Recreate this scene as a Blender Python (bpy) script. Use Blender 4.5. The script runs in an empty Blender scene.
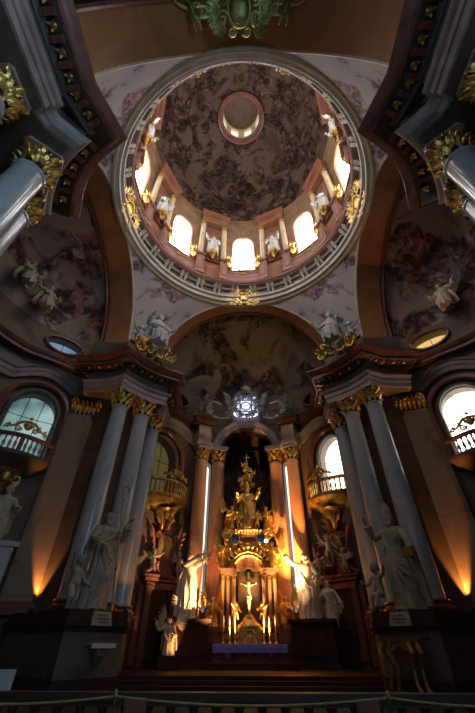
import bpy, math, random
from mathutils import Vector, Matrix, noise
PI = math.pi
R_ = math.radians
rnd = random.Random(7)
scene = bpy.context.scene
COL = scene.collection

# ------------------------------------------------------------------ camera
pit, yaw, rol = .705, -.029, .002
fw = Vector((math.sin(yaw)*math.cos(pit), math.cos(yaw)*math.cos(pit), math.sin(pit)))
rt = Vector((math.cos(yaw), -math.sin(yaw), 0))
up = rt.cross(fw)
r2 = rt*math.cos(rol) + up*math.sin(rol)
u2 = -rt*math.sin(rol) + up*math.cos(rol)
cd = bpy.data.cameras.new('camera')
cd.sensor_fit = 'VERTICAL'; cd.sensor_height = 36; cd.lens = 337/713*36
cd.clip_start = .05; cd.clip_end = 300
cam = bpy.data.objects.new('camera', cd)
cam.matrix_world = Matrix(((r2.x, u2.x, -fw.x, 0), (r2.y, u2.y, -fw.y, 0), (r2.z, u2.z, -fw.z, 1.6), (0, 0, 0, 1)))
COL.objects.link(cam); scene.camera = cam

# ------------------------------------------------------------------ world, light levels, exposure
w = bpy.data.worlds.new('world'); scene.world = w; w.use_nodes = True
w.node_tree.nodes['Background'].inputs[0].default_value = (.55, .68, 1, 1)
w.node_tree.nodes['Background'].inputs[1].default_value = .0
vs = scene.view_settings
vs.view_transform = 'Standard'; vs.look = 'None'; vs.gamma = 1; vs.use_curve_mapping = False
vs.exposure = 0.0
DRUM_E = 12.5          # daylight in the drum windows
LANT_E = 1.1
NAVE_E = 6.0          # daylight in the nave windows behind the camera
WARM = (1.0, .50, .16)

def lamp(name, kind, loc, power, color, size=.1, target=None, spot=60, blend=.5):
    l = bpy.data.lights.new(name, kind); l.energy = power; l.color = color
    if kind == 'SPOT':
        l.spot_size = R_(spot); l.spot_blend = blend; l.shadow_soft_size = size
    elif kind == 'POINT': l.shadow_soft_size = size
    o = bpy.data.objects.new(name, l); o.location = loc
    if target is not None:
        o.rotation_euler = (Vector(target)-Vector(loc)).to_track_quat('-Z', 'Y').to_euler()
    COL.objects.link(o)
    return o
# floodlights standing in the sanctuary and behind the big statues
lamp('altar_flood_light', 'SPOT', (2.7, 26.2, 3.5), 12000, (1, .42, .10), .1, (3.6, 29.3, 7.8), 56, .9)
lamp('altar_flood_light', 'SPOT', (3.35, 28.0, 3.1), 130, WARM, .1, (3.5, 29.6, 6.5), 80, .9)
lamp('altar_flood_light', 'SPOT', (-3.05, 26.3, 3.3), 700, (1, .36, .14), .1, (-3.5, 29.3, 7.0), 58, .9)
lamp('altar_flood_light', 'SPOT', (-.7, 26.0, 1.75), 5200, (1, .60, .26), .08, (-4.2, 27.3, 4.8), 44, .9)
lamp('altar_flood_light', 'SPOT', (-2.9, 25.3, 1.0), 420, (1, .45, .14), .06, (-4.75, 25.6, 2.1), 60, .9)
lamp('altar_flood_light', 'SPOT', (1.0, 26.0, 1.75), 900, (1, .66, .34), .08, (3.9, 27.4, 5.6), 40, .8)
lamp('altar_flood_light', 'SPOT', (1.3, 27.0, 1.6), 4800, (1, .60, .22), .1, (.1, 29.0, 7.8), 62, .9)
lamp('altar_flood_light', 'SPOT', (-1.3, 27.0, 1.6), 3200, (1, .60, .22), .1, (-.1, 29.0, 7.2), 62, .9)

# ------------------------------------------------------------------ materials
MATS = {}
def nodes_of(name):
    m = bpy.data.materials.new(name); m.use_nodes = True
    nt = m.node_tree
    return m, nt, nt.nodes['Principled BSDF']
def N(nt, t, **k):
    n = nt.nodes.new(t)
    for a, b in k.items(): setattr(n, a, b)
    return n
def noisy(name, cols, scale=1.0, rough=.5, metal=0, detail=6, dist=0, bump=0, bscale=8, spec=.5, stretch=(1, 1, 1), pos=None, coat=0):
    m, nt, b = nodes_of(name)
    tc = N(nt, 'ShaderNodeTexCoord'); mp = N(nt, 'ShaderNodeMapping')
    mp.inputs['Scale'].default_value = stretch
    nt.links.new(tc.outputs['Object'], mp.inputs[0])
    nz = N(nt, 'ShaderNodeTexNoise'); nz.inputs['Scale'].default_value = scale
    nz.inputs['Detail'].default_value = detail; nz.inputs['Distortion'].default_value = dist
    nt.links.new(mp.outputs[0], nz.inputs['Vector'])
    cr = N(nt, 'ShaderNodeValToRGB')
    e = cr.color_ramp.elements
    n = len(cols)
    if pos is None: pos = [.32 + .36*i/max(1, n-1) for i in range(n)]
    while len(e) < n: e.new(.5)
    for i, c in enumerate(cols):
        e[i].position = pos[i]; e[i].color = (*c, 1)
    nt.links.new(nz.outputs['Fac'], cr.inputs[0]); nt.links.new(cr.outputs[0], b.inputs['Base Color'])
    b.inputs['Roughness'].default_value = rough; b.inputs['Metallic'].default_value = metal
    b.inputs['Specular IOR Level'].default_value = spec
    b.inputs['Coat Weight'].default_value = coat; b.inputs['Coat Roughness'].default_value = .12
    if bump:
        n2 = N(nt, 'ShaderNodeTexNoise'); n2.inputs['Scale'].default_value = bscale; n2.inputs['Detail'].default_value = 5
        nt.links.new(mp.outputs[0], n2.inputs['Vector'])
        bp = N(nt, 'ShaderNodeBump'); bp.inputs['Strength'].default_value = bump; bp.inputs['Distance'].default_value = .1
        nt.links.new(n2.outputs['Fac'], bp.inputs['Height']); nt.links.new(bp.outputs[0], b.inputs['Normal'])
    MATS[name] = m
    return m
def fresco(name, ground, figs, scale=.28, seed=0, cover=.5, soft=1.0, lo=.35):
    # painted vault: a pale ground, clustered darker figures, drapery tints
    m, nt, b = nodes_of(name); L = nt.links
    tc = N(nt, 'ShaderNodeTexCoord'); mp = N(nt, 'ShaderNodeMapping'); mp.inputs['Location'].default_value = (seed, seed*2, seed*3)
    L.new(tc.outputs['Object'], mp.inputs[0])
    def nz(s, d, di, off=0):
        n = N(nt, 'ShaderNodeTexNoise'); n.inputs['Scale'].default_value = s; n.inputs['Detail'].default_value = d; n.inputs['Distortion'].default_value = di
        m2 = N(nt, 'ShaderNodeMapping'); m2.inputs['Location'].default_value = (off, off, -off); L.new(mp.outputs[0], m2.inputs[0]); L.new(m2.outputs[0], n.inputs['Vector']); return n
    def ramp(src, stops, interp='LINEAR'):
        c = N(nt, 'ShaderNodeValToRGB'); c.color_ramp.interpolation = interp; e = c.color_ramp.elements
        while len(e) < len(stops): e.new(.5)
        for i, (p, col) in enumerate(stops): e[i].position = p; e[i].color = (*col, 1)
        L.new(src, c.inputs[0]); return c
    def mix(f, a, b_, blend='MIX'):
        x = N(nt, 'ShaderNodeMix', data_type='RGBA', blend_type=blend)
        if isinstance(f, float): x.inputs[0].default_value = f
        else: L.new(f, x.inputs[0])
        L.new(a, x.inputs[6]); L.new(b_, x.inputs[7]); return x.outputs[2]
    g = ramp(nz(scale*.8, 4, .6).outputs['Fac'], [(.3, ground[0]), (.5, ground[1]), (.7, ground[2])])
    fcol = ramp(nz(scale*2.4, 3.5, 1.6, 21).outputs['Fac'], [(.36, figs[0]), (.46, figs[1]), (.54, figs[2]), (.62, figs[3])])
    sh = ramp(nz(scale*4.5, 4, 1.2, 9).outputs['Fac'], [(.38, (lo, lo, lo)), (.62, (1.5, 1.5, 1.5))])
    fc = mix(1.0, fcol.outputs[0], sh.outputs[0], 'MULTIPLY')
    mask = ramp(nz(scale*1.3, 4, 1.0, 13).outputs['Fac'], [(1-cover-.06*soft, (0, 0, 0)), (1-cover+.09*soft, (1, 1, 1))])
    c = mix(mask.outputs[0], g.outputs[0], fc)
    L.new(c, b.inputs['Base Color']); b.inputs['Roughness'].default_value = .75
    b.inputs['Specular IOR Level'].default_value = .25
    MATS[name] = m; return m
def emit(name, col, strength, col2=None, scale=1.0, lo=.35, hi=.65):
    m = bpy.data.materials.new(name); m.use_nodes = True; nt = m.node_tree; nt.nodes.clear()
    o = N(nt, 'ShaderNodeOutputMaterial'); e = N(nt, 'ShaderNodeEmission'); e.inputs[1].default_value = strength
    e.inputs[0].default_value = (*col, 1)
    if col2:
        tc = N(nt, 'ShaderNodeTexCoord'); nz = N(nt, 'ShaderNodeTexNoise'); nz.inputs['Scale'].default_value = scale
        cr = N(nt, 'ShaderNodeValToRGB'); cr.color_ramp.elements[0].position = lo; cr.color_ramp.elements[1].position = hi
        cr.color_ramp.elements[0].color = (*col, 1); cr.color_ramp.elements[1].color = (*col2, 1)
        nt.links.new(tc.outputs['Object'], nz.inputs['Vector']); nt.links.new(nz.outputs['Fac'], cr.inputs[0]); nt.links.new(cr.outputs[0], e.inputs[0])
    nt.links.new(e.outputs[0], o.inputs[0]); MATS[name] = m; return m

noisy('column_blue', [(.34, .40, .44), (.44, .49, .52), (.50, .47, .48), (.38, .42, .46)], .8, .2, detail=9, dist=.5, coat=.5)
noisy('pilaster_brown', [(.20, .13, .085), (.33, .22, .14), (.26, .18, .13)], .6, .38, detail=7, dist=.8)
noisy('red_marble', [(.13, .045, .035), (.26, .09, .065), (.16, .07, .06)], .9, .3, detail=8, dist=1.2)
noisy('fluted_marble', [(.38, .17, .10), (.56, .30, .18), (.44, .22, .14)], .7, .4, detail=8, dist=.8, stretch=(1, 1, .3))
noisy('pink_grey', [(.26, .18, .18), (.40, .32, .30), (.30, .20, .20)], .7, .5, detail=6)
noisy('grey_stone', [(.09, .07, .055), (.17, .135, .11), (.12, .09, .07)], .6, .55, detail=6)
noisy('brown_wall', [(.075, .045, .03), (.14, .085, .055), (.10, .06, .045)], .5, .55, detail=7, dist=.6)
noisy('soffit_brown', [(.30, .12, .045), (.46, .20, .08), (.36, .15, .06)], .35, .5, detail=6, dist=.4, stretch=(1, 1, 1))
noisy('cream_trim', [(.50, .42, .33), (.66, .58, .46)], .8, .5)
noisy('ring_grey', [(.52, .48, .43), (.70, .66, .60)], .8, .5)
noisy('salmon', [(.28, .115, .07), (.42, .20, .12)], .8, .45)
noisy('drum_cream', [(.66, .50, .30), (.80, .66, .44)], .8, .4)
noisy('drum_pink', [(.36, .19, .15), (.54, .34, .28)], .9, .45)
noisy('drum_wall', [(.26, .16, .09), (.42, .28, .18)], .8, .5)
noisy('green_bronze', [(.12, .12, .09), (.34, .34, .26), (.46, .42, .32)], 2, .4, .1, bump=.3)
noisy('gold', [(.55, .30, .07), (.86, .56, .17), (.95, .68, .26)], 1.6, .34, .9, bump=.55, bscale=5)
noisy('gold_dim', [(.20, .11, .035), (.50, .31, .09), (.72, .48, .16)], 1.6, .42, .75, bump=.5, bscale=5)
noisy('architrave_brown', [(.15, .10, .09), (.26, .19, .17), (.18, .12, .11)], .7, .5)
noisy('cornice_brown', [(.09, .035, .028), (.18, .07, .05), (.12, .05, .04)], .9, .4)
noisy('gold_line', [(.50, .36, .12), (.70, .54, .24)], 2, .45, .2)
noisy('gold_green', [(.25, .27, .08), (.55, .55, .2), (.7, .68, .32)], 1.4, .4, .7, bump=.5, bscale=5)
noisy('white_stucco', [(.52, .52, .52), (.72, .72, .70)], 1.6, .55, bump=.25, bscale=4)
noisy('stone_statue', [(.28, .23, .17), (.42, .36, .28), (.34, .28, .21)], 1.1, .45, bump=.3, bscale=4)
noisy('warm_white', [(.62, .52, .40), (.80, .70, .56)], 1.4, .42, bump=.25, bscale=4)
noisy('silver_dark', [(.13, .13, .14), (.30, .30, .32)], 1.6, .45, .4, bump=.4, bscale=5)
noisy('floor_stone', [(.05, .035, .03), (.09, .065, .055)], .9, .75, spec=.2)
noisy('dark_marble', [(.035, .016, .014), (.075, .03, .024), (.05, .025, .02)], .9, .6, detail=6, spec=.2)
noisy('wood_dark', [(.035, .02, .012), (.08, .045, .025)], 2, .45, stretch=(6, 6, .6))
noisy('violet_cloth', [(.28, .26, .88), (.36, .34, .98)], 3, .8)
noisy('white_linen', [(.6, .6, .6), (.7, .7, .7)], 3, .8)
noisy('black_metal', [(.012, .012, .012), (.03, .03, .03)], 3, .4, .6)
noisy('rope', [(.30, .20, .09), (.42, .30, .14)], 8, .7)
noisy('blue_enamel', [(.01, .03, .14), (.03, .08, .32)], 2, .2)
noisy('wax', [(.8, .74, .62), (.86, .80, .68)], 3, .5)
noisy('paper_white', [(.5, .5, .48), (.58, .57, .55)], 3, .7)
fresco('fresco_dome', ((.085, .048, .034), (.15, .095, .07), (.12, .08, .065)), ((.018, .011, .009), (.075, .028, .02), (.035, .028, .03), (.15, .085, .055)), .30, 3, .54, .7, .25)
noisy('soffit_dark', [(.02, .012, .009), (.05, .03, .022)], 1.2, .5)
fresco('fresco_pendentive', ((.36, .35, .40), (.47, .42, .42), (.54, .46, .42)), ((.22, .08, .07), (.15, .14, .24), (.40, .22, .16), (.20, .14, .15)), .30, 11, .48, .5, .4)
fresco('fresco_exedra', ((.20, .15, .10), (.33, .25, .21), (.30, .20, .19)), ((.05, .03, .03), (.24, .09, .07), (.10, .09, .12), (.34, .25, .20)), .22, 23, .52, .5, .25)
fresco('fresco_choir', ((.09, .07, .055), (.16, .13, .11), (.12, .09, .08)), ((.03, .02, .02), (.08, .04, .03), (.05, .04, .05), (.15, .11, .09)), .24, 37, .52, .5, .3)
fresco('altar_painting', ((.03, .02, .02), (.06, .04, .035), (.04, .04, .05)), ((.03, .02, .02), (.11, .05, .03), (.05, .06, .08), (.12, .09, .06)), .6, 5, .5)
emit('daylight_drum', (1, .98, .97), DRUM_E)
emit('daylight_lantern', (1, .97, .93), LANT_E)
emit('daylight_nave', (.46, .76, 1), NAVE_E)
emit('daylight_nave_dim', (.5, .75, 1), NAVE_E*.3)
emit('daylight_teal', (.08, .17, .18), .8, (.42, .60, .58), .45)
emit('daylight_white', (1, .95, .82), 4.5)
emit('daylight_yellow', (.95, .62, .22), .9)
emit('daylight_olive', (.16, .13, .05), .5)
emit('daylight_blue', (.16, .26, .42), .7, (.3, .42, .55), 1.2)
emit('daylight_cool', (.30, .34, .9), 1.8, (.85, .9, 1), 2.2)
emit('daylight_strip', (.95, .93, .88), 1.5)
emit('lamp_glow', (1, .42, .10), 6)
emit('lamp_white', (1, .9, .75), 5)
MT = MATS

# ------------------------------------------------------------------ mesh builder
class G:
    def __init__(s): s.v = []; s.f = []
    def add(s, vs, fs, M=None):
        n = len(s.v)
        if M is not None: vs = [M @ Vector(p) for p in vs]
        s.v.extend([tuple(p) for p in vs]); s.f.extend([tuple(i+n for i in f) for f in fs]); return s
    def join(s, g, M=None): return s.add(g.v, g.f, M)
    def box(s, c, d, M=None, taper=1.0):
        x, y, z = d[0]/2, d[1]/2, d[2]/2; t = taper
        vs = [(c[0]+a*x*(t if k > 0 else 1), c[1]+b*y*(t if k > 0 else 1), c[2]+k*z) for k in (-1, 1) for b in (-1, 1) for a in (-1, 1)]
        return s.add(vs, [(0, 2, 3, 1), (4, 5, 7, 6), (0, 1, 5, 4), (2, 6, 7, 3), (0, 4, 6, 2), (1, 3, 7, 5)], M)
    def lathe(s, prof, n=24, M=None, a0=0, a1=2*PI, mod=None, sx=1, sy=1):
        full = abs(a1-a0-2*PI) < 1e-6; k = n if full else n+1; vs = []
        for r, z in prof:
            for i in range(k):
                a = a0+(a1-a0)*i/n; rr = r*(mod(a, z) if mod else 1)
                vs.append((rr*math.cos(a)*sx, rr*math.sin(a)*sy, z))
        fs = []
        for j in range(len(prof)-1):
            for i in range(n):
                i2 = (i+1) % k
                fs.append((j*k+i, j*k+i2, (j+1)*k+i2, (j+1)*k+i))
        if full:
            if prof[0][0] > 1e-4: fs.append(tuple(reversed(range(k))))
            if prof[-1][0] > 1e-4: fs.append(tuple((len(prof)-1)*k+i for i in range(k)))
        return s.add(vs, fs, M)
    def tube(s, pts, rad, n=8, M=None, flat=1.0, cap=True, upv=None):
        pts = [Vector(p) for p in pts]
        if not hasattr(rad, '__len__'): rad = [rad]*len(pts)
        vs = []; prev = None
        for i, p in enumerate(pts):
            t = (pts[min(i+1, len(pts)-1)]-pts[max(i-1, 0)])
            if t.length < 1e-9: t = Vector((0, 0, 1))
            t.normalize()
            if prev is None:
                ref = Vector(upv) if upv is not None else (Vector((0, 0, 1)) if abs(t.z) < .9 else Vector((1, 0, 0)))
                a = (ref - t*ref.dot(t)).normalized()
            else: a = (prev - t*prev.dot(t)).normalized()
            prev = a; b = t.cross(a)
            for k in range(n):
                th = 2*PI*k/n
                vs.append(p + a*(math.cos(th)*rad[i]*flat) + b*(math.sin(th)*rad[i]))
        fs = [(i*n+k, i*n+(k+1) % n, (i+1)*n+(k+1) % n, (i+1)*n+k) for i in range(len(pts)-1) for k in range(n)]
        if cap: fs += [tuple(reversed(range(n))), tuple((len(pts)-1)*n+k for k in range(n))]
        return s.add(vs, fs, M)
    def ball(s, c, r, M=None, n=10, m=7):
        if not hasattr(r, '__len__'): r = (r, r, r)
        vs = [(c[0], c[1], c[2]-r[2])]
        for j in range(1, m):
            ph = -PI/2+PI*j/m
            for i in range(n):
                a = 2*PI*i/n; vs.append((c[0]+r[0]*math.cos(ph)*math.cos(a), c[1]+r[1]*math.cos(ph)*math.sin(a), c[2]+r[2]*math.sin(ph)))
        vs.append((c[0], c[1], c[2]+r[2])); e = len(vs)-1
        fs = [(0, 1+(i+1) % n, 1+i) for i in range(n)]
        for j in range(m-2):
            for i in range(n): fs.append((1+j*n+i, 1+j*n+(i+1) % n, 1+(j+1)*n+(i+1) % n, 1+(j+1)*n+i))
        fs += [(e, 1+(m-2)*n+i, 1+(m-2)*n+(i+1) % n) for i in range(n)]
        return s.add(vs, fs, M)
    def sweep(s, path, prof, closed=False, M=None, side=1, dz=None, capends=True):
        # path in XY; prof = (offset along the left normal * side, z)
        P = [Vector((p[0], p[1])) for p in path]; n = len(P); k = len(prof); vs = []
        for i in range(n):
            a = P[i-1] if (i > 0 or closed) else None; b = P[(i+1) % n] if (i < n-1 or closed) else None
            d1 = (P[i]-a).normalized() if a is not None else (b-P[i]).normalized()
            d2 = (b-P[i]).normalized() if b is not None else d1
            n1 = Vector((-d1.y, d1.x)); n2 = Vector((-d2.y, d2.x)); m = (n1+n2)
            if m.length < 1e-6: m = n1
            m.normalize(); m = m/max(.35, m.dot(n1))
            z0 = dz(i) if dz else 0
            for o, z in prof: vs.append((P[i].x+m.x*o*side, P[i].y+m.y*o*side, z+z0))
        fs = [(i*k+j, ((i+1) % n)*k+j, ((i+1) % n)*k+j+1, i*k+j+1) for i in range(n if closed else n-1) for j in range(k-1)]
        if capends and not closed: fs += [tuple(range(k)), tuple(reversed([(n-1)*k+j for j in range(k)]))]
        return s.add(vs, fs, M)
    def prism(s, poly, z0, z1, M=None):
        n = len(poly)
        vs = [(p[0], p[1], z0) for p in poly]+[(p[0], p[1], z1) for p in poly]
        fs = [tuple(reversed(range(n))), tuple(range(n, 2*n))]+[(i, (i+1) % n, n+(i+1) % n, n+i) for i in range(n)]
        return s.add(vs, fs, M)
    def scroll(s, c, size, turns=1.6, th=.12, M=None, flip=1, n=22, start=0, depth=None):
        # spiral in local XZ plane
        pts = []; rad = []
        for i in range(n+1):
            t = i/n; a = start+flip*turns*2*PI*t; r = size*(1-t*.86)
            pts.append((c[0]+r*math.cos(a), c[1]-(depth or 0)*t, c[2]+r*math.sin(a))); rad.append(th*size*(1.25-.7*t))
        s.tube(pts, rad, 6, M)
        return s
    def leaf(s, base, tip, w, curl=.4, M=None, out=(0, -1, 0), n=6, thick=.25):
        b = Vector(base); t = Vector(tip); o = Vector(out); pts = []; rad = []
        for i in range(n+1):
            k = i/n; p = b.lerp(t, k)+o*(curl*(k**2.4))
            if k > .85: p.z -= .25*curl
            pts.append(p); rad.append(w*(.45+.9*math.sin(PI*min(1, k*.9+.08)))*.6 if i < n else w*.15)
        s.tube(pts, rad, 6, M, flat=thick, upv=o)
        return s

def mkmesh(name, g, mat, ang=38):
    me = bpy.data.meshes.new(name); me.from_pydata(g.v, [], g.f)
    me.materials.append(MT[mat] if isinstance(mat, str) else mat)
    me.validate(); me.shade_smooth(); me.set_sharp_from_angle(angle=R_(ang)); me.update()
    return me
def obj(name, g, mat, parent=None, M=None, ang=38):
    me = g if isinstance(g, bpy.types.Mesh) else mkmesh(name, g, mat, ang)
    o = bpy.data.objects.new(name, me); COL.objects.link(o)
    if parent is not None: o.parent = parent
    if M is not None: o.matrix_local = M
    return o
def struct(name, g, mat, M=None, label=None, ang=38):
    o = obj(name, g, mat, None, M, ang); o['kind'] = 'structure'
    if label: o['label'] = label
    return o
def tag(o, label, cat, group=None):
    o['label'] = label; o['category'] = cat
    if group: o['group'] = group
    return o
def thing(name, label, cat, M=None, group=None):
    o = bpy.data.objects.new(name, None); COL.objects.link(o)
    if M is not None: o.matrix_world = M
    return tag(o, label, cat, group)
def copy_tree(o, M, label=None, parent=None):
    c = o.copy(); COL.objects.link(c)
    if parent is not None: c.parent = parent
    else:
        c.matrix_world = M
        if label: c['label'] = label
    for ch in list(o.children): copy_tree(ch, None, None, c)
    return c
def T(x, y, z=0): return Matrix.Translation((x, y, z))
def RZ(a): return Matrix.Rotation(a, 4, 'Z')
def RX(a): return Matrix.Rotation(a, 4, 'X')
def RY(a): return Matrix.Rotation(a, 4, 'Y')
def SC(x, y=None, z=None): return Matrix.Diagonal((x, x if y is None else y, x if z is None else z, 1))
def face(x, y, z, tx, ty):      # local -Y looks towards (tx,ty)
    return T(x, y, z) @ RZ(math.atan2(ty-y, tx-x)+PI/2)

def remesh(g, voxel, name='tmp'):
    me = bpy.data.meshes.new(name); me.from_pydata(g.v, [], g.f)
    o = bpy.data.objects.new(name, me); COL.objects.link(o)
    md = o.modifiers.new('r', 'REMESH'); md.mode = 'VOXEL'; md.voxel_size = voxel; md.use_smooth_shade = True
    dg = bpy.context.evaluated_depsgraph_get(); dg.update()
    ev = o.evaluated_get(dg); m2 = ev.to_mesh()
    out = G(); out.v = [tuple(v.co) for v in m2.vertices]; out.f = [tuple(p.vertices) for p in m2.polygons]
    ev.to_mesh_clear(); bpy.data.objects.remove(o); bpy.data.meshes.remove(me)
    return out

# ------------------------------------------------------------------ figures (unit height, facing -Y)
def hand_at(g, w, d, s=1.0, curl=.4, upv=(0, 0, 1)):
    d = Vector(d).normalized(); u = Vector(upv); u = (u-d*u.dot(d))
    if u.length < .05: u = Vector((1, 0, 0)); u = u-d*u.dot(d)
    u.normalize(); sd = d.cross(u); w = Vector(w)
    g.tube([w-d*.01*s, w+d*.02*s, w+d*.045*s], [.014*s, .02*s, .018*s], 6, flat=.6, upv=u)
    for i, ln in enumerate((.034, .040, .037, .028)):
        b = w+d*.042*s+sd*((i-1.5)*.0095*s)
        g.tube([b, b+d*ln*.5*s, b+(d*ln*.85-u*curl*ln*.6)*s], [.0058*s, .0052*s, .0036*s], 5)
    b = w+d*.012*s+sd*.016*s
    g.tube([b, b+(d*.4+sd*.8)*.025*s, b+(d*1.2+sd*.9)*.028*s], [.0068*s, .006*s, .004*s], 5)
def head_on(g, c, yaw=0, tilt=0, beard=True, hair=True, s=1.0):
    M = T(*c) @ RZ(yaw) @ RX(tilt) @ SC(s)
    g.ball((0, 0, 0), (.044, .054, .066), M, 14, 10)
    g.ball((0, -.03, -.035), (.03, .03, .03), M)                    # jaw
    g.tube([(0, -.048, .016), (0, -.066, -.012), (0, -.052, -.016)], [.006, .010, .006], 6, M)   # nose
    for sx in (-1, 1):
        g.ball((sx*.018, -.047, .008), (.009, .006, .006), M, 6, 5)   # eye
        g.tube([(sx*.006, -.052, .020), (sx*.020, -.051, .024), (sx*.034, -.040, .018)], .005, 5, M)  # brow
        g.ball((sx*.045, 0, -.002), (.007, .013, .018), M, 6, 5)      # ear
    g.tube([(-.015, -.05, -.032), (0, -.056, -.034), (.015, -.05, -.032)], .005, 5, M)   # mouth
    if beard:
        for i in range(7):
            x = (i-3)*.011
            g.tube([(x, -.042, -.035), (x*.9, -.056, -.065), (x*.5, -.050, -.105+abs(x)*.8)], [.012, .013, .005], 5, M)
    if hair:
        for i in range(14):
            a = PI*.12+PI*1.76*i/13-PI/2+PI*.0
            a = -PI/2+PI*.24+ (2*PI-PI*.48)*i/13
            g.tube([(.03*math.cos(a), .034*math.sin(a), .06), (.048*math.cos(a), .056*math.sin(a), .025), (.052*math.cos(a), .06*math.sin(a), -.03)], [.013, .017, .009], 5, M)
def robe(rings, n=30, seed=1, folds=9):
    g = G(); r = random.Random(seed); ph = [r.uniform(0, 6.28) for _ in range(4)]; vs = []
    for j, (z, cx, cy, rx, ry, fa) in enumerate(rings):
        for i in range(n):
            a = 2*PI*i/n
            f = 1+fa*(math.sin(folds*a+ph[0]+z*3)*.6+math.sin((folds+4)*a+ph[1]-z*5)*.4)
            vs.append((cx+rx*f*math.cos(a), cy+ry*f*math.sin(a), z+.01*math.sin(5*a+ph[2])*(fa > .05)))
    fs = [(j*n+i, j*n+(i+1) % n, (j+1)*n+(i+1) % n, (j+1)*n+i) for j in range(len(rings)-1) for i in range(n)]
    fs += [tuple(reversed(range(n))), tuple((len(rings)-1)*n+i for i in range(n))]
    g.add(vs, fs); return g
def rings_for(pose, lean=0, sway=.02):
    if pose == 'stand':
        low = [(0, 0, .01, .175, .135, .17), (.06, 0, .01, .16, .125, .17), (.18, sway*.3, 0, .145, .115, .16), (.32, sway, -.01, .135, .11, .13), (.44, sway*1.3, -.005, .13, .10, .09)]; z0 = 0
    elif pose == 'seat':
        low = [(0, 0, -.20, .15, .08, .15), (.1, 0, -.21, .145, .085, .14), (.22, 0, -.20, .15, .10, .10), (.28, 0, -.12, .155, .17, .08), (.33, 0, -.05, .15, .15, .07)]; z0 = -.17
    else:   # kneel
        low = [(0, 0, .07, .15, .22, .14), (.07, 0, .06, .145, .21, .13), (.16, 0, .01, .13, .15, .1), (.24, 0, -.02, .125, .115, .08)]; z0 = -.25
    top = [(.54, sway, 0, .115, .085, .06), (.62, sway*.5, 0, .105, .075, .05), (.70, 0, 0, .122, .085, .05), (.77, 0, 0, .135, .08, .04), (.81, 0, .0, .118, .062, .03), (.835, 0, 0, .06, .045, 0), (.86, 0, -.004, .036, .036, 0), (.89, 0, -.006, .032, .033, 0)]
    out = low+[(z+z0, cx, cy+lean*(z-.45)*-1, rx, ry, fa) for z, cx, cy, rx, ry, fa in top]
    return out, z0
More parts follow.
